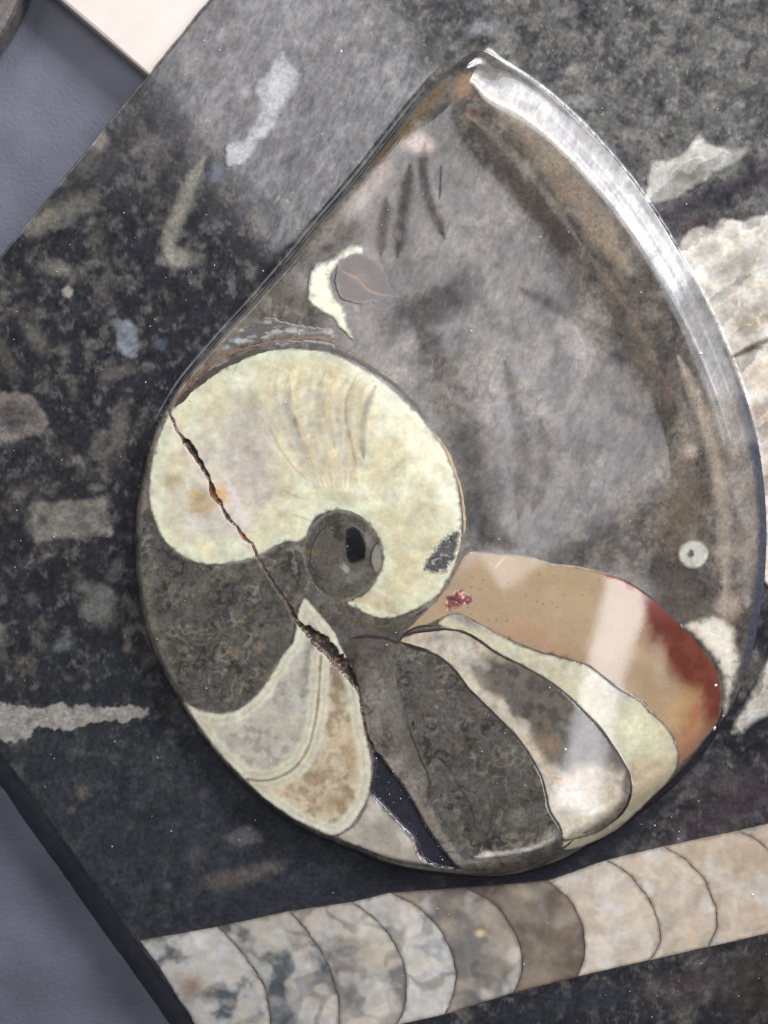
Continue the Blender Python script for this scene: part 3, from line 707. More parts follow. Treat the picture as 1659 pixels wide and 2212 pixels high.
# ---- dark middle of the coil
def core_col(x, y, e):
    C = np.tile(lin((86, 81, 73)), (len(x), 1))
    C = mixc(C, lin((66, 63, 58)), sstep(0.45, 0.7, fbm(x, y, 26, 4, 71)))
    return paint(C, x, y, [('b', *cr('E', 990,1240)[0], 40, 34, 0, (96, 92, 86), .5), ('b', *cr('E', 1020,1230)[0], 16, 8, 50, (168, 164, 150), .7, .7),
                           ('b', *cr('E', 1040,1280)[0], 40, 12, -30, (120, 116, 108), .5), ('b', *cr('E', 870,1160)[0], 10, 6, 0, (120, 100, 60), .6),
                           ('b', *cr('E', 1130,1100)[0], 14, 20, 0, (128, 124, 116), .6)])
core_I = cr('E', 820,1150, 850,1050, 910,985, 980,960, 1060,970, 1130,1020, 1180,1090, 1195,1160, 1182,1240, 1145,1300, 1090,1350, 1020,1385, 940,1370, 870,1310, 832,1230)
core = inlay('inner_whorl', shell, core_I, M['lobe'], core_col, off=1.3, ragged=2.5, rsize=9, seed=2, fz=9, under=lambda x, y: np.tile(lin((112, 108, 98)), (len(x), 1)))
core['label'] = 'dark grey centre of the coil'
inlay('crystal_pocket', shell, cr('E', 1012,1050, 1058,1030, 1102,1064, 1120,1130, 1112,1186, 1072,1212, 1028,1192, 1014,1120), M['dark'], flat((20, 19, 22), .5), off=1.9, ragged=4, seed=3, fz=7, spacing=3, under=lambda x, y: np.tile(lin((84, 80, 74)), (len(x), 1)))
inlay('spar_lens', shell, cr('E', 1165,1115, 1190,1150, 1196,1200, 1180,1245, 1160,1255, 1140,1220, 1138,1160), M['spar'], flat((126, 124, 110), .3), off=1.9, seed=4, fz=5, spacing=3, under=lambda x, y: np.tile(lin((84, 80, 74)), (len(x), 1)))
ribbon('septum', shell, cr('E', 900,1330, 860,1240, 862,1140, 900,1060, 970,1010, 1040,1005), 4, (58, 55, 50), 2.5, off=2.0, jit=2, seed=2)
ribbon('septum', shell, cr('E', 1180,1095, 1145,1140, 1135,1190, 1150,1240, 1165,1262), 4, (48, 46, 42), off=2.3)
def dru_col(x, y, e):
    return mixc(np.tile(lin((66, 64, 62)), (len(x), 1)), lin((150, 150, 150)), sstep(0.58, 0.7, fbm(x, y, 11, 3, 73))*0.8)
inlay('crystal_pocket', shell, cr('E', 1555,1052, 1490,1075, 1432,1130, 1388,1195, 1380,1238, 1430,1255, 1490,1250, 1520,1220, 1545,1150), M['druse'], dru_col, off=1.3, ragged=4, rsize=12, seed=5, fz=9, spacing=3, under=lambda x, y: np.tile(lin((190, 184, 156)), (len(x), 1)))

# ---- lower grey chamber on the left
def grey_col(x, y, e):
    C = np.tile(lin((82, 79, 73)), (len(x), 1))
    C = mixc(C, lin((100, 96, 84)), sstep(0.45, 0.7, fbm(x, y, 50, 4, 81))*0.7)
    C = mixc(C, lin((60, 58, 54)), sstep(0.5, 0.7, fbm(x, y, 16, 3, 82))*0.6)
    it = [('s', cr('I', 950,640, 1100,690, 1250,650, 1380,560, 1450,500), 6, (112, 104, 80), .5), ('b', *cr('I', 1270,790)[0], 20, 14, 0, (140, 118, 102), .5), ('b', *cr('I', 1400,760)[0], 18, 16, 0, (134, 118, 104), .5),
          ('s', cr('I', 1330,930, 1290,1040, 1280,1100), 7, (124, 112, 84), .5), ('b', *cr('I', 1000,800)[0], 9, 7, 20, (38, 42, 44), .9), ('b', *cr('I', 1420,640)[0], 7, 6, 0, (44, 44, 44), .8),
          ('b', *cr('I', 1360,760)[0], 6, 8, 0, (46, 46, 48), .7), ('s', cr('I', 820,250, 810,480, 880,760, 960,960), 30, (104, 100, 88), .5)]
    C = C*(0.62+0.76*fbm(x, y, 8, 4, 189, 0.65))[:, None]
    C = mixc(C, lin((44, 42, 38)), hair(x, y, 20, 191, 0.10)*0.75)
    C = mixc(C, lin((134, 130, 118)), hair(x+300, y, 24, 193, 0.07)*0.45)
    return paint(C, x, y, it)
grey_I = cr('I', 775,0, 815,-40, 850,60, 890,150, 970,250, 1060,300, 1160,310, 1290,295, 1390,275, 1480,225, 1540,190, 1600,182, 1659,210, 1680,330, 1659,480, 1612,560, 1600,640,
            1590,720, 1510,850, 1440,960, 1370,1050, 1280,1102, 1180,1114, 1080,1097, 1010,1052, 960,990, 900,890, 850,780, 805,640, 775,480, 765,300, 768,140)
inlay('chamber', shell, grey_I, M['lobe'], grey_col, off=0.5, ragged=0.8, seed=6)['label'] = 'olive grey chamber'

# ---- cream banded chamber at lower left
BSEP = cr('G', 905,455, 897,600, 882,740, 842,890, 770,985, 660,1034, 560,1030)
def band_col(x, y, e):
    n = fbm(x, y, 26, 4, 83, 0.6); n2 = fbm(x, y, 60, 3, 84)
    C = np.tile(lin((204, 201, 180)), (len(x), 1)); C = mixc(C, lin((190, 184, 158)), sstep(0.45, 0.7, n2)*0.5)
    p = smooth_open(BSEP, 8); d, k, t = seg_dist(np.column_stack([x, y]), p[:-1], p[1:])
    tn = (p[1:]-p[:-1])[k]; r = np.column_stack([x, y])-p[:-1][k]; left = (tn[:, 0]*r[:, 1]-tn[:, 1]*r[:, 0]) > 0
    w = (n-0.5)*18
    core = sstep(19, 33, e+w)*sstep(17, 30, d+w)
    core1 = mixc(np.tile(lin((176, 171, 157)), (len(x), 1)), lin((112, 109, 98)), sstep(46, 18, d+w*1.5)*sstep(1640, 1480, y)*0.9)
    core1 = mixc(core1, lin((188, 182, 166)), sstep(0.42, 0.68, fbm(x, y, 34, 5, 86, 0.6))*0.8)
    core1 = mixc(core1, lin((128, 124, 112)), sstep(0.5, 0.7, fbm(x, y, 20, 4, 88, 0.6))*0.5)
    core2 = mixc(np.tile(lin((196, 180, 152)), (len(x), 1)), lin((142, 124, 96)), sstep(0.42, 0.74, fbm(x, y, 24, 5, 87, 0.6))*0.8)
    core2 = mixc(core2, lin((112, 106, 90)), sstep(1540, 1460, y)*0.6)
    cc = np.where(left[:, None], core1, core2)
    C = C*(1-core[:, None])+cc*core[:, None]
    C = mixc(C, lin((140, 118, 84)), (1-sstep(1.2, 4.5, d+(n-0.5)*5))*(0.55+0.5*n2))
    C = mixc(C, lin((182, 168, 138)), (1-sstep(1.5, 5, np.abs(d-13+(n-0.5)*9)))*0.45)
    C = mixc(C, lin((176, 160, 126)), (1-sstep(1.5, 5, np.abs(e-15+(n-0.5)*10)))*0.35)
    C = paint(C, x, y, [('s', cr('G', 470,730, 460,790), 10, (190, 166, 116), .5), ('b', *cr('G', 1040,930)[0], 12, 46, 0, (164, 136, 94), .6), ('b', *cr('G', 960,1140)[0], 22, 22, 0, (150, 122, 82), .6)])
    cv, ce = cells(x+8*fbm(x, y, 12, 2, 5), y, 13, 203)
    return C*(0.68+0.10*cv+0.28*fbm(x, y, 12, 4, 205, .6))[:, None]
band_I = cr('G', 826,182, 862,210, 930,290, 970,340, 1012,430, 1050,500, 1076,570, 1092,660, 1108,780, 1128,870, 1140,930, 1141,1020, 1122,1125, 1080,1200, 1030,1262, 960,1293, 870,1262,
            740,1192, 610,1094, 500,986, 400,876, 312,750, 262,668, 340,704, 430,719, 520,700, 590,650, 640,590, 690,510, 730,440, 770,390, 786,330, 792,265)
inlay('chamber', shell, band_I, M['calcite'], band_col, off=1.0, ragged=1.2, seed=7)['label'] = 'cream chamber banded with grey and tan'
# pale wedge and the black void beside it
inlay('spar_wedge', shell, cr('G', 1134,1100, 1205,1180, 1270,1248, 1330,1315, 1358,1390, 1395,1424, 1320,1418, 1230,1400, 1120,1360, 985,1300, 1060,1245, 1110,1165), M['spar'],
      lambda x, y, e: paint(np.tile(lin((160, 152, 138)), (len(x), 1)), x, y, [('b', *cr('G', 1170,1180)[0], 30, 30, 30, (186, 180, 168), .7), ('b', *cr('G', 1300,1310)[0], 24, 20, 30, (198, 192, 178), .7), ('b', *cr('G', 1180,1290)[0], 50, 24, 20, (140, 132, 118), .6)]), off=1.1, ragged=1.2, seed=8)
inlay('spar_rim', shell, cr('G', 1330,1305, 1345,1340, 1372,1392, 1400,1424, 1385,1424, 1358,1392, 1338,1345), M['spar'], flat((214, 208, 196)), off=1.7, seed=9)
inlay('black_void', shell, VOID_I, M['dark'], flat((40, 40, 48), .3), off=0.9, smooth=False, spacing=4)['label'] = 'black sunken gap'

# ---- dark lobe chamber
def lobe_col(x, y, e):
    C = np.tile(lin((86, 82, 76)), (len(x), 1))
    C = mixc(C, lin((70, 67, 60)), sstep(0.45, 0.7, fbm(x, y, 40, 4, 85))*0.8)
    C = mixc(C, lin((120, 114, 102)), sstep(0.6, 0.75, fbm(x, y, 18, 4, 86))*0.5)
    it = [('s', cr('H', 290,1510, 430,1495, 560,1470, 660,1420), 14, (180, 172, 158), .8), ('b', *cr('H', 640,1420)[0], 26, 16, -40, (158, 152, 142), .7), ('b', *cr('H', 350,1500)[0], 16, 8, 0, (206, 198, 184), .7),
          ('s', cr('H', 190,1140, 270,1270, 300,1400), 5, (54, 50, 46), .8), ('s', cr('H', 340,1180, 370,1300, 350,1420), 5, (60, 56, 50), .7), ('b', *cr('H', 490,1330)[0], 24, 18, 0, (128, 124, 114), .5)]
    C = C*(0.62+0.76*fbm(x, y, 8, 4, 189, 0.65))[:, None]
    C = mixc(C, lin((44, 42, 38)), hair(x, y, 20, 191, 0.10)*0.75)
    C = mixc(C, lin((134, 130, 118)), hair(x+300, y, 24, 193, 0.07)*0.45)
    return paint(C, x, y, it)
lobe_I = cr('H', -90,560, -30,540, 60,548, 130,580, 200,642, 260,722, 320,782, 400,862, 480,942, 540,1022, 580,1092, 608,1152, 625,1222, 640,1292, 688,1372, 696,1420, 640,1458, 540,1488, 430,1508, 300,1522, 236,1526,
             190,1470, 140,1400, 100,1310, 60,1230, 70,1140, 50,1050, 10,960, -40,860, -60,760, -85,660)
inlay('chamber', shell, lobe_I, M['lobe'], lobe_col, off=0.9, ragged=1.0, seed=10)['label'] = 'dark grey lobe-shaped chamber'

# ---- mottled chamber between the two black septa
def mid_col(x, y, e):
    C = np.tile(lin((196, 184, 164)), (len(x), 1))
    C = mixc(C, lin((172, 160, 142)), sstep(0.45, 0.7, fbm(x, y, 36, 4, 87))*0.8)
    ps = smooth_open(sept1, 8); d1, _, _ = seg_dist(np.column_stack([x, y]), ps[:-1], ps[1:]); nz = (fbm(x, y, 34, 5, 89, 0.6)-0.5)
    dk = sstep(20, 40, d1+nz*34)*sstep(1395, 1440, y+nz*40)*(1-sstep(1640, 1680, y+nz*30))
    C = mixc(C, mixc(np.tile(lin((98, 92, 83)), (len(x), 1)), lin((76, 72, 66)), sstep(0.45, 0.6, fbm(x, y, 18, 4, 90))), dk*0.96)
    it = [('b', *cr('H', 330,690)[0], 40, 14, 45, (124, 118, 106), .8), ('b', *cr('H', 250,560)[0], 50, 24, 30, (204, 198, 186), .7), ('b', *cr('H', 620,980)[0], 40, 30, 40, (160, 134, 108), .5),
          ('s', cr('H', 660,1140, 730,1165), 8, (196, 140, 84), .7), ('b', *cr('H', 730,1230)[0], 60, 40, -30, (212, 202, 184), .8), ('b', *cr('H', 850,1300)[0], 60, 40, -40, (206, 194, 172), .8),
          ('s', cr('H', 1005,1080, 1008,1180, 985,1270, 910,1350, 800,1400), 34, (96, 86, 76), .85), ('b', *cr('H', 100,490)[0], 50, 14, 0, (150, 144, 132), .6), ('b', *cr('H', 870,1290)[0], 20, 8, -30, (226, 222, 200), .8),
          ('b', *cr('H', 700,1300)[0], 26, 40, 10, (206, 192, 172), .5)]
    C = paint(C, x, y, it); cv, ce = cells(x+8*fbm(x, y, 12, 2, 5), y, 15, 207)
    return C*(0.66+0.12*cv+0.30*fbm(x, y, 10, 4, 208, 0.6))[:, None]
sept2 = cr('H', -60,490, 0,465, 60,455, 150,447, 230,458, 300,492, 400,562, 520,622, 640,692, 740,772, 800,832, 870,902, 930,982, 980,1062, 1014,1132, 1018,1212, 988,1292, 930,1350, 850,1398, 720,1432)
sept1 = cr('H', -60,505, 20,540, 60,548, 130,580, 200,642, 260,722, 320,782, 400,862, 480,942, 540,1022, 580,1092, 608,1152, 625,1222, 640,1292, 688,1372, 700,1420)
inlay('chamber', shell, np.vstack([sept2, sept1[::-1]]), M['spar'], mid_col, off=1.2, ragged=0.5, seed=11)['label'] = 'mottled cream and grey chamber'

# ---- cream chamber right of the second septum
def cream_col(x, y, e):
    C = np.tile(lin((198, 191, 164)), (len(x), 1))
    C = mixc(C, lin((190, 182, 156)), sstep(0.45, 0.68, fbm(x, y, 30, 4, 88))*0.7)
    it = [('b', *cr('H', 960,740)[0], 50, 22, 25, (172, 168, 164), .7), ('b', *cr('H', 1060,940)[0], 60, 60, 30, (220, 216, 180), .8), ('b', *cr('H', 1100,1150)[0], 60, 70, 30, (186, 166, 134), .75),
          ('b', *cr('H', 240,400)[0], 60, 16, 20, (140, 132, 122), .8), ('s', cr('H', 1030,1080, 1060,1200, 1010,1290), 22, (176, 158, 128), .6), ('b', *cr('H', 1180,900)[0], 30, 60, -30, (190, 176, 150), .5)]
    C = paint(C, x, y, it); cv, ce = cells(x+8*fbm(x, y, 12, 2, 5), y, 15, 211)
    return C*(0.66+0.12*cv+0.30*fbm(x, y, 10, 4, 212, 0.6))[:, None]
up4 = cr('H', 120,425, 200,375, 300,420, 420,482, 560,542, 680,576, 800,612, 880,662, 960,722, 1060,782, 1120,842, 1180,902, 1225,972, 1240,1060, 1200,1150, 1120,1230, 1040,1310, 960,1380, 850,1440, 760,1470, 700,1476, 700,1436)
inlay('chamber', shell, np.vstack([up4, sept2[5:][::-1]]), M['calcite'], cream_col, off=0.9, ragged=1.0, seed=12)['label'] = 'narrow cream chamber'

# ---- tan chert with the red border
tan_out = cr('H', 280,85, 420,95, 540,106, 650,138, 760,152, 870,177, 980,212, 1080,270, 1160,332, 1240,412, 1310,482, 1370,562, 1418,632, 1440,702, 1442,800, 1430,870, 1390,932, 1320,1012, 1255,1080, 1200,1150)
def tan_col(x, y, e):
    C = np.tile(lin((164, 142, 113)), (len(x), 1))
    C = mixc(C, lin((152, 128, 100)), sstep(0.42, 0.62, fbm(x, y, 120, 3, 92))*0.7)
    d, _, _ = seg_dist(np.column_stack([x, y]), tan_out[4:-1], tan_out[5:])
    along = np.clip((y-1215)/360, 0, 1)
    wid = 8+100*sstep(0.12, 0.55, along)*(1-0.45*sstep(0.85, 1.1, along))
    d = d+(fbm(x, y, 22, 4, 94)-0.5)*16
    red = 1-sstep(wid*0.55, wid, d)
    hue = mixc(np.tile(lin((150, 92, 88)), (len(x), 1)), lin((94, 40, 33)), sstep(0.10, 0.40, along))
    hue = mixc(hue, lin((112, 58, 46)), sstep(0.45, 0.7, fbm(x, y, 26, 4, 95))*0.6)
    tail = sstep(1530, 1600, y); hue = mixc(hue, lin((150, 108, 86)), tail)
    C = C*(1-(red*0.95)[:, None])+hue*(red*0.95)[:, None]
    it = [('b', *cr('H', 250,330)[0], 46, 40, 0, (160, 136, 116), .5), ('b', *cr('H', 240,110)[0], 40, 26, 0, (176, 160, 144), .6), ('b', *cr('H', 1150,600)[0], 20, 50, 0, (178, 158, 134), .6),
          ('s', cr('H', 380,170, 430,110), 4, (206, 190, 168), .6), ('b', *cr('H', 1270,830)[0], 46, 60, 10, (186, 154, 108), .6), ('b', *cr('H', 1310,870)[0], 12, 50, 15, (160, 92, 64), .5), ('b', *cr('H', 560,500)[0], 90, 40, 20, (164, 126, 102), .5)]
    for k in range(26):
        it.append(('b', 1000+random.random()*300, 1230+random.random()*190, 3, 2.5, 0, (112, 96, 82), .7))
    return paint(C, x, y, it)
tan_I = np.vstack([tan_out, up4[2:17][::-1], cr('H', 200,372, 130,402, 60,432, 10,452, -60,470, -20,440, 60,360, 120,300, 170,230, 210,160, 235,110)])
inlay('chert_fill', shell, tan_I, M['tan'], tan_col, off=0.6, ragged=0.8, seed=13)['label'] = 'tan filling edged with dark red'
inlay('red_crystal_patch', shell, cr('H', 152,300, 180,285, 232,250, 246,278, 282,292, 272,332, 230,340, 205,352, 160,362), M['druse'],
      lambda x, y, e: mixc(np.tile(lin((104, 50, 42)), (len(x), 1)), lin((190, 140, 128)), sstep(0.55, 0.7, fbm(x, y, 8, 3, 96))), off=1.4, ragged=6, rsize=9, spacing=2.8, seed=14, fz=6, under=lambda x, y: np.tile(lin((160, 136, 114)), (len(x), 1)))
# pale filling between the red border and the rim
inlay('spar_fill', shell, cr('H', 1250,425, 1330,388, 1400,372, 1500,432, 1530,540, 1522,650, 1490,760, 1452,850, 1444,700, 1416,622, 1366,552, 1312,478), M['spar'],
      lambda x, y, e: mixc(np.tile(lin((176, 168, 152)), (len(x), 1)), lin((212, 204, 186)), sstep(6, 26, e)*0.7), off=1.1, ragged=7, rsize=26, seed=15, fz=16)

# ---- black septa of the chambers
ribbon('septum', shell, sept2[:-2], 5, (50, 45, 40), 5, off=1.9, jit=0.7, seed=6)
ribbon('septum', shell, sept1, 5, (48, 44, 40), 4, off=1.9, jit=0.7, seed=7)
ribbon('septum', shell, cr('G', 1310,770, 1370,930, 1405,1010, 1412,1090, 1395,1160), 4, (64, 60, 54), 3, off=1.9, seed=9)
ribbon('septum', shell, cr('G', 1040,372, 1130,362, 1210,372, 1262,388, 1295,350, 1360,318, 1440,310), 7, (52, 48, 44), 4, off=2.2, jit=1.5, seed=10)
ribbon('septum', shell, cr('G', 1262,385, 1330,405, 1420,430), 5, (54, 50, 46), 3, off=2.4, jit=1, seed=11)
ribbon('septum', shell, cr('G', 960,160, 1040,270, 1140,310, 1230,312, 1320,280, 1400,232), 12, (88, 78, 62), 4, off=1.5, jit=2, seed=12)
ribbon('septum', shell, cr('G', 1400,232, 1370,250, 1330,275), 6, (40, 36, 32), 3, off=2.0, jit=1.5, seed=13)
ribbon('rim_seam', shell, cr('G', 1590,1475, 1750,1475, 1880,1440, 1990,1380, 2100,1300)+[0, 0], 7, (84, 70, 58), 4, off=1.4, jit=2, seed=15)

# ---- rust seam and dark seam over the back of the whorl
ribbon('dark_seam', shell, cr('E', 222,478, 300,395, 400,318, 500,262, 620,212, 760,188, 900,192, 1010,228, 1110,280, 1220,352, 1330,450, 1400,540), 13, (70, 62, 54), 8, off=1.0, jit=1.5, seed=16)
ribbon('rust_seam', shell, cr('E', 212,470, 290,365, 380,285, 470,238, 560,200, 700,166, 860,156, 960,172, 1050,222, 1140,275, 1230,335), 5, (122, 92, 66), 2.2, off=1.5, jit=3, seed=17)
ribbon('rust_seam', shell, cr('E', 1425,585, 1495,690, 1540,800, 1565,900, 1576,1010, 1570,1080), 5, (168, 138, 96), 6, off=1.5, jit=1.5, seed=18)
def ash(x, y, e):
    C = np.tile(lin((92, 90, 86)), (len(x), 1)); C = mixc(C, lin((168, 166, 162)), sstep(0.40, 0.66, fbm(x*0.35+y*0.1, y, 9, 5, 97, 0.65)))
    return mixc(mud_col(x, y), C, sstep(0, 14, e)) if False else C*(0.7+0.3*sstep(0, 9, e))[:, None]
inlay('frosted_band', shell, cr('E', 440,215, 500,130, 570,70, 650,60, 760,85, 880,100, 965,115, 955,150, 860,148, 700,158, 560,190), M['spar'], ash, off=0.8, ragged=6, rsize=16, seed=26, fz=14)
inlay('frosted_band', shell, cr('E', 580,205, 700,172, 860,166, 950,180, 970,205, 880,212, 760,203, 660,210), M['spar'], ash, off=1.2, ragged=3, seed=27, fz=10)

# ---- comma-shaped shell with its brown knob, and the little ring
inlay('shell_fragment', shell, [(787,531),(757,529),(722,553),(688,570),(668,600),(663,645),(686,668),(712,684),(738,715),(768,738),(756,700),(742,662),(724,640),(716,602),(736,567),(780,553)], M['calcite'],
      lambda x, y, e: np.tile(lin((206, 202, 178)), (len(x), 1))*(0.72+0.16*sstep(0, 8, e)+0.2*fbm(x, y, 14, 4, 241))[:, None], off=1.0, ragged=7, rsize=20, seed=28, fz=11)['label'] = 'pale comma-shaped shell'
inlay('shell_fragment', shell, [(722,600),(735,566),(768,549),(805,556),(832,585),(842,618),(860,640),(830,648),(800,655),(760,655),(732,640)], M['lobe'],
      lambda x, y, e: paint(np.tile(lin((62, 51, 44)), (len(x), 1))*(0.7+0.6*fbm(x, y, 12, 4, 245))[:, None], x, y, [('b', 778, 600, 26, 20, 0, (104, 78, 60), .7), ('s', [(735,575),(745,590),(770,600),(800,630),(850,640)], 6, (150, 112, 66), .6)]), off=1.4, ragged=3, seed=29, fz=12)['label'] = 'round brown knob'
rc = cr('H', 1312, 97)[0]
ang = np.linspace(0, 2*math.pi, 22, endpoint=False)
inlay('ring_fossil', shell, np.column_stack([rc[0]+35*np.cos(ang), rc[1]+34*np.sin(ang)]), M['spar'],
      lambda x, y, e: mixc(np.tile(lin((110, 106, 92)), (len(x), 1)), lin((186, 184, 170)), sstep(1, 9, e)*(0.55+0.45*fbm(x, y, 12, 3, 98))), off=1.0, ragged=2, seed=31)['label'] = 'small pale ring'
inlay('ring_core', shell, np.column_stack([rc[0]-6+8*np.cos(ang), rc[1]-1+9*np.sin(ang)]), M['mud'], flat((84, 78, 68)), fz=4, under=lambda x, y: np.tile(lin((150, 148, 136)), (len(x), 1)), off=1.7, ragged=3, rsize=6, spacing=3, seed=32)
for gx, gy, r in ((1335,770,9),(1465,745,6)):
    c = cr('G', gx, gy)[0]; a = np.linspace(0, 6.28, 10, endpoint=False)
    inlay('pit', shell, np.column_stack([c[0]+r*.6*np.cos(a), c[1]+r*np.sin(a)]), M['dark'], flat((34, 30, 28)), off=1.6, ragged=1.5, rsize=5, spacing=2.5)

# ---- the crack right across the coil
def crack_col(x, y, e):
    C = mixc(np.tile(lin((30, 24, 21)), (len(x), 1)), lin((104, 80, 64)), sstep(0.55, 0.7, fbm(x, y, 10, 4, 99)))
    return paint(C, x, y, [('b', *cr('E', 410,890)[0], 18, 26, -30, (150, 84, 46), .8), ('b', *cr('E', 540,1080)[0], 14, 14, 0, (158, 92, 56), .8), ('s', cr('G', 860,380, 960,480, 1040,580), 12, (120, 92, 76), .6)])
inlay('crack', shell, CRPOLY_I, M['crack'], crack_col, off=2.1, smooth=False, spacing=3.0, depth=5, fz=3, under=lambda x, y: np.tile(lin((92, 72, 58)), (len(x), 1)))['label'] = 'dark jagged crack'

# ================================================================== the straight segmented fossil
def ortho():
    arcs = [cr('J', 760,1205, 850,1330, 950,1480, 1050,1640, 1130,1760),
            cr('K', -60,1130, 30,1220, 120,1330, 190,1450, 230,1640, 225,1800),
            cr('K', 330,1045, 450,1180, 540,1330, 590,1480, 602,1659, 590,1740),
            cr('K', 670,995, 800,1090, 900,1220, 955,1330, 970,1450, 950,1580, 915,1665),
            cr('K', 880,945, 1040,1030, 1150,1150, 1220,1280, 1240,1400, 1222,1510, 1175,1605),
            cr('L', 15,918, 150,990, 240,1090, 300,1210, 320,1320, 305,1430, 275,1487),
            cr('L', 455,880, 560,960, 630,1080, 665,1200, 656,1310, 625,1398),
            cr('L', 780,768, 900,840, 990,950, 1050,1070, 1070,1170, 1050,1260, 1015,1312),
            cr('L', 1090,692, 1230,780, 1320,890, 1375,1020, 1380,1130, 1335,1238),
            cr('L', 1495,607, 1600,660, 1690,750, 1750,880, 1760,1010, 1720,1150),
            cr('L', 1950,500, 2060,560, 2150,660, 2200,790, 2200,900, 2170,1040)]
    top = np.array([a[0] for a in arcs]); bot = np.array([a[-1] for a in arcs])
    out = np.vstack([top+[0, -2], arcs[-1][1:-1], bot[::-1]+[0, 2], arcs[0][::-1][1:-1]])
    base = inlay('straight_shell', plate, out, M['line'], flat((66, 58, 53), .4), 'rock', 0.6, 7.0, 1.5, smooth=False, seed=50)
    base['label'] = 'tapering straight shell of beige segments'
    tones = [((176,172,164),(62,74,80),.62), ((166,162,154),(66,76,82),.6), ((174,167,156),(92,92,92),.5), ((192,188,180),(96,96,98),.3),
             ((152,142,128),(98,96,94),.45), ((116,104,90),(96,86,76),.4), ((197,184,167),(170,154,136),.4), ((192,177,159),(166,150,131),.4), ((188,172,153),(164,147,128),.4), ((186,168,148),(160,143,124),.4)]
    for k in range(len(arcs)-1):
        L = smooth_open(arcs[k], 10); R = smooth_open(arcs[k+1], 10)
        L = L+[0.9, 0]; R = R-[0.9, 0]
        for q in (L, R): q += np.column_stack([(fbm(q[:, 0], q[:, 1], 34, 4, 71, .6)-0.5)*9, np.zeros(len(q))])
        P = np.vstack([L, R[::-1]])
        c1, c2, am = tones[k]
        def fn(x, y, e, c1=c1, c2=c2, am=am, k=k):
            C = np.tile(lin(c1), (len(x), 1))
            v1 = fbm(x+50*fbm(x, y, 60, 3, 131+k), y+50*fbm(x, y, 60, 3, 133+k), 60, 4, 101+k, 0.5)
            C = mixc(C, lin(c2), sstep(0.42, 0.66, v1)*am*1.5)
            C = mixc(C, lin((206, 200, 190)), sstep(0.5, 0.8, fbm(x, y, 50, 3, 120+k))*0.55*(0.25 if k == 5 else 1))
            C = mixc(C, lin((182, 168, 150)), sstep(0.5, 0.75, fbm(x, y, 70, 3, 140+k))*0.4)
            cv, ce = cells(x+14*fbm(x, y, 20, 2, 7), y, 34, 151+k)
            C = C*(0.86+0.12*cv+0.1*fbm(x, y, 12, 4, 155))[:, None]
            if k < 5: C = mixc(C, lin((60, 66, 70)), hair(x, y, 60, 159+k, 0.10)*0.4)
            C = mixc(C, lin((140, 126, 110)), hair(x, y, 44, 165+k, 0.08)*0.25)
            if k == 4: C = paint(C, x, y, [('b', *cr('K', 1370,1165)[0], 14, 10, 0, (214, 184, 140), .8)])
            if k == 0: C = paint(C, x, y, [('b', *cr('J', 1050,1450)[0], 22, 30, 35, (140, 92, 72), .7), ('b', *cr('J', 1000,1480)[0], 50, 40, 30, (110, 106, 98), .6)])
            if k == 5: C = paint(C, x, y, [('b', 1130, 1925, 40, 20, 30, (170, 154, 134), .6), ('b', 1170, 2110, 60, 24, -10, (150, 134, 116), .5)])
            f = sstep(0, 1, e/7*(0.2+1.6*fbm(x, y, 12, 3, 157))); return C*f[:, None]+(0.45*C+0.55*lin((62, 56, 52)))*(1-f[:, None])
        inlay('segment', base, P, M['segs'], fn, 'rock', 1.1, 3.6, 1.2, rsize=10, smooth=False, seed=51+k)
ortho()

# ================================================================== loose shells in the rock
def frag(name, pts, c, mat='rock', soft=8, ragged=5, label=None, extra=(), rs=18, seed=0, var=0.5, off=0.5):
    cl = lin(c)
    def fn(x, y, e):
        n = fbm(x, y, 22, 4, 200+seed, 0.6)
        C = np.tile(cl, (len(x), 1))*(1+var*(n-0.5))[:, None]
        C = paint(C, x, y, list(extra))
        if mat == 'spar':
            cv, ce = cells(x+14*n, y+12*n, 34, 221+seed, 3.4, 0.9); cv2, ce2 = cells(x, y, 14, 231+seed)
            n2 = fbm(x, y, 60, 3, 235+seed); C = C*(0.40+0.62*cv+0.10*cv2+0.28*n2)[:, None]; C = mixc(C, lin((214, 209, 198)), (1-sstep(0, 0.09, ce))*sstep(0.4, 0.6, n2)*0.7)
        f = sstep(0, 1, e/soft*(0.15+1.7*fbm(x, y, 20, 5, 210+seed, 0.65)))*(0.75+0.25*n)
        r = rock_col(x, y); return r*(1-f[:, None])+C*f[:, None]
    o = inlay(name, plate, pts, M[mat], fn, 'rock', off, 3.4, ragged, rs, True, 8, 60+seed, 0.4)
    if label: o['label'] = label
frag('shell_fragment', cr('C', 1020,868, 1085,868, 1180,830, 1240,760, 1282,715, 1330,770, 1400,785, 1520,790, 1572,812, 1490,890, 1350,965, 1250,1030, 1130,1092, 1040,1110, 970,1100, 1000,980), (172, 170, 162), 'spar', soft=10, ragged=5, seed=1,
     extra=[('b', *cr('C', 1240,930)[0], 40, 26, -15, (120, 116, 106), .7), ('s', cr('C', 1120,960, 1180,900, 1280,855, 1360,890), 5, (196, 192, 180), .7), ('s', cr('C', 1290,730, 1370,780, 1480,800), 8, (172, 168, 158), .7)], label='grey-white crystal fragment')
big = [(1478,506),(1506,486),(1540,490),(1560,470),(1600,474),(1640,462),(1700,450),(1900,520),(1950,800),(1900,1150),(1720,1290),(1640,1240),(1638,1090),(1618,950),(1582,836),(1526,704),(1484,620),(1458,552)]
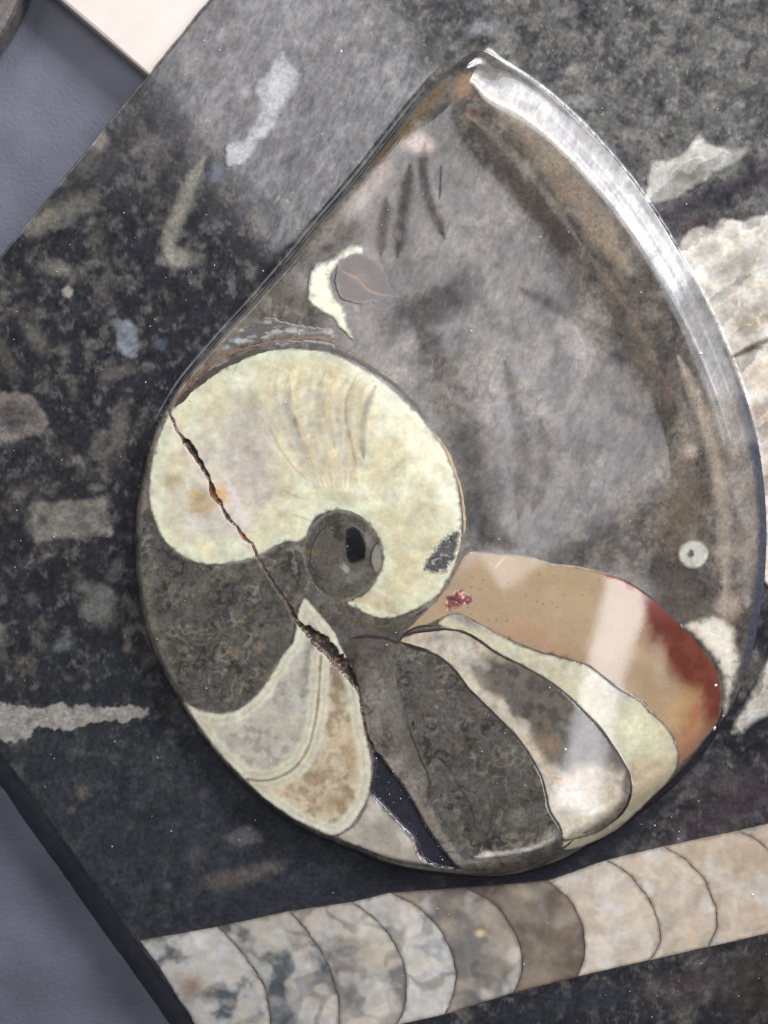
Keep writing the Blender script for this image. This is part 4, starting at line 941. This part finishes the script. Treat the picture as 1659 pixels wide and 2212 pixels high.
bextra = [('s', [(1600,510),(1612,560),(1620,600),(1610,620)], 26, (206, 200, 186), .8), ('s', [(1540,640),(1580,612),(1640,610),(1700,640)], 8, (196, 190, 176), .8), ('b', 1600, 570, 60, 40, -20, (134, 122, 106), .6),
          ('b', 1620, 680, 60, 40, -30, (126, 114, 98), .7), ('s', [(1575,775),(1605,760),(1650,738),(1700,725)], 16, (72, 44, 42), .85), ('b', 1640, 810, 40, 30, -20, (182, 164, 142), .8), ('b', 1640, 900, 50, 40, 30, (130, 106, 86), .7),
          ('b', 1540, 530, 40, 30, 0, (160, 154, 142), .5), ('s', [(1560,700),(1620,720),(1660,700)], 6, (170, 160, 144), .5), ('b', 1660, 1000, 30, 60, 0, (150, 126, 102), .5)]
frag('calcite_patch', big, (204, 197, 184), 'spar', soft=8, ragged=5, rs=12, label='large cream calcite patch', extra=bextra, seed=2, var=0.7)
frag('calcite_patch', [(1660,1420),(1640,1455),(1622,1490),(1600,1530),(1575,1580),(1600,1590),(1640,1560),(1700,1530),(1800,1480),(1780,1400),(1700,1380)], (180, 172, 160), 'spar', soft=12, ragged=4, seed=3, label='small pale calcite patch')
frag('shell_fragment', cr('A', 1530,262, 1600,335, 1640,425, 1592,540, 1522,622, 1505,700, 1442,762, 1385,832, 1305,912, 1222,890, 1232,782, 1330,735, 1382,642, 1402,562, 1382,500, 1402,422, 1452,380, 1485,320), (146, 146, 144), soft=14, ragged=7, seed=4,
     extra=[('b', *cr('A', 1480,500)[0], 12, 16, 0, (176, 176, 174), .8), ('b', *cr('A', 1340,740)[0], 16, 12, 20, (184, 184, 182), .8), ('s', cr('A', 1375,762, 1455,768), 5, (60, 60, 62), .8), ('b', *cr('A', 1270,850)[0], 18, 26, 0, (160, 162, 162), .6)], label='grey-white crumbled shell')
frag('shell_fragment', cr('D', 620,380, 690,342, 742,382, 765,455, 752,560, 690,582, 640,540, 622,450), (118, 122, 126), soft=16, ragged=7, seed=5, label='bluish grey shell scrap')
frag('shell_fragment', cr('D', 365,165, 398,185, 402,222, 372,248, 335,232, 328,190), (150, 146, 136), soft=9, ragged=2, seed=6, label='pale round dot')
frag('shell_fragment', cr('D', 500,450, 545,475, 550,520, 505,545, 465,520, 465,475), (104, 100, 92), soft=12, ragged=2, seed=7, extra=[('b', *cr('D', 505,498)[0], 9, 9, 0, (66, 66, 64), .8)], label='faint grey ring')
frag('shell_fragment', cr('D', -60,765, 80,742, 172,760, 232,822, 270,900, 242,982, 160,1012, 60,1032, -60,1036), (120, 113, 105), soft=14, ragged=6, seed=8,
     extra=[('b', *cr('D', 60,890)[0], 60, 36, 5, (58, 56, 58), .85), ('s', cr('D', 0,870, 120,890, 190,900), 14, (104, 98, 92), .6), ('b', *cr('D', 40,870)[0], 26, 8, 0, (96, 76, 64), .6)], label='oval shell ring at the left edge')
frag('shell_fragment', cr('D', 160,1345, 300,1330, 450,1330, 570,1312, 600,1400, 622,1540, 480,1552, 320,1565, 190,1582, 165,1480), (116, 112, 104), soft=16, ragged=5, seed=9,
     extra=[('b', *cr('D', 235,1450)[0], 14, 15, 0, (56, 54, 56), .85), ('b', *cr('D', 460,1400)[0], 22, 12, 0, (82, 80, 80), .7), ('b', *cr('D', 460,1480)[0], 18, 10, 0, (80, 78, 76), .7), ('b', *cr('D', 610,1520)[0], 8, 14, 0, (160, 160, 158), .8)], label='pale speckled rectangular shell piece')
frag('shell_fragment', cr('I', 390,425, 450,395, 520,385, 610,412, 662,490, 640,550, 590,590, 545,635, 440,620, 420,560, 470,500), (96, 98, 94), soft=18, ragged=6, seed=10, label='faded greenish grey shell')
comb = np.vstack([cr('I', -80,1050, 60,1060), cr('I', 150,1080, 260,1085, 300,1062, 420,1070, 560,1075, 700,1075, 800,1085, 830,1115, 790,1140, 680,1165, 560,1160, 460,1195, 320,1215, 200,1190, 160,1260, 60,1275, -80,1260)])
frag('shell_fragment', comb, (142, 138, 130), soft=5, ragged=10, rs=11, seed=11, label='pale comb-like shell strip', extra=[('s', cr('I', 180,1160, 400,1140, 700,1120), 5, (160, 152, 140), .6)])
frag('shell_fragment', cr('J', 1190,640, 1280,590, 1345,562, 1440,620, 1442,672, 1310,702, 1250,680), (84, 80, 82), soft=14, ragged=3, seed=12, label='faint triangular scrap')

# ================================================================== neighbours under and beside the plate
def block(name, I, z0, z1, mat, colfn, bev=8):
    """a block with rounded arris from a picture outline of its top at height z1"""
    I = np.asarray(I, float)
    P = U(I[:, 0], I[:, 1], z1); n = len(P)
    c = P.mean(0); rings = []
    for ins, z in ((0, z0), (0, z1-bev), (bev*0.3, z1-bev*0.3), (bev, z1)):
        d = c-P; L = np.linalg.norm(d, axis=1)[:, None]; rings.append(np.column_stack([P+d/L*ins, np.full(n, z)]))
    V = np.vstack(rings+[np.array([[c[0], c[1], z1]])])
    F = []
    for r in range(3):
        for i in range(n):
            j = (i+1) % n; F.append((r*n+i, r*n+j, (r+1)*n+j, (r+1)*n+i))
    for i in range(n): F.append((3*n+i, 3*n+(i+1) % n, 4*n))
    ix, iy = PROJ(V[:, 0], V[:, 1], V[:, 2])
    o = mesh_obj(name, V, F, mat, colfn(ix, iy), smooth=False)
    import bmesh
    bm = bmesh.new(); bm.from_mesh(o.data); bmesh.ops.recalc_face_normals(bm, faces=bm.faces); bm.to_mesh(o.data); bm.free()
    return o
cream = stone('cream_marble', 0.35, 0.03, 12, 0.04, 90, 0, 10, 0.05)
wb = block('marble_block', [(131,0),(222,78),(313,156),(352,190),(480,36),(640,-160),(430,-380),(250,-560),(-100,-200)], -T+1, -26, cream, lambda x, y: np.tile(lin((214, 202, 192)), (len(x), 1)))
tag(wb, 'cream white block running under the upper left edge of the dark plate', 'block')
cs = block('dark_stone', [(40,0),(24,36),(0,78),(-60,160),(-300,120),(-330,-200),(60,-220),(74,-80)], -T+1, -40, stone('speckled_grey_stone', 0.3, 0.5, 14, 0.4, 40, 0, 10, 0.3), lambda x, y: np.tile(lin((98, 92, 90)), (len(x), 1)), 14)
tag(cs, 'speckled dark grey stone at the upper left corner of the picture', 'stone')

# ================================================================== dust on the plate and lint on the cloth
def dust():
    V, F = [], []
    def speck(x, y, z, r):
        n = random.randint(5, 7); b = len(V); a0 = random.random()*6; el = random.uniform(0.4, 1); an = random.random()*3
        for k in range(n):
            a = a0+k*2*math.pi/n; rr = r*random.uniform(0.7, 1.1); px, py = rr*math.cos(a), rr*el*math.sin(a)
            V.append((x+px*math.cos(an)-py*math.sin(an), y+px*math.sin(an)+py*math.cos(an), z-0.5))
        V.append((x, y, z+r*0.6))
        for k in range(n): F.append((b+k, b+(k+1) % n, b+n))
    pts = [(random.uniform(0, 1659), random.uniform(0, 2212), random.uniform(0.9, 2.0)) for _ in range(230)]
    pts += [(*cr('G', random.uniform(1150, 1500), 0)[0][:1], 0, 0)]*0
    vb = U(VOID_I[:, 0], VOID_I[:, 1], PH)
    Iv = [(random.uniform(800, 1000), random.uniform(1630, 1870)) for _ in range(260)]
    g = U(np.array(Iv)[:, 0], np.array(Iv)[:, 1], PH); k = inside(g, vb)
    pts += [(p[0], p[1], random.choice([0.7, 0.9, 1.6])) for p, kk in zip(Iv, k) if kk][:26]
    pts += [(1543, 1573, 6), (*cr('H', 1415,710)[0], 4), (*cr('H', 715,1008)[0], 4), (*cr('H', 1065,455)[0], 2.4), (*cr('H', 640,720)[0], 2), (*cr('B', 475,280)[0], 3.5), (*cr('F', 1345,465)[0], 4.5), (*cr('F', 275,360)[0], 3), (*cr('L', 1575,955)[0], 3.5)]
    q = np.array(pts); inS = inside(U(q[:, 0], q[:, 1], PH*0.5), FPOLY)
    GP = np.where(inS[:, None], on_shell(q[:, :2]), on_rock(q[:, :2]))
    zz = np.where(inside(GP, FPOLY), shell_z(GP[:, 0], GP[:, 1]), rock_z(GP[:, 0], GP[:, 1]))+1.4
    rel = GP-corner; det = e1[0]*e2[1]-e1[1]*e2[0]
    uu = (rel[:, 0]*e2[1]-rel[:, 1]*e2[0])/det; vv = (e1[0]*rel[:, 1]-e1[1]*rel[:, 0])/det
    for (x, y), z, r, a, b in zip(GP, zz, q[:, 2], uu, vv):
        if a > 12 and b > 12: speck(x, y, z, r)
    mt = bpy.data.materials.new('pale_dust'); mt.use_nodes = True; b = mt.node_tree.nodes['Principled BSDF']
    b.inputs['Base Color'].default_value = (0.75, 0.74, 0.72, 1); b.inputs['Roughness'].default_value = 0.4
    o = mesh_obj('dust', V, F, mt, None, None, False)
    tag(o, 'fine pale dust specks scattered over the polished plate', 'dust', kind='stuff')
dust()
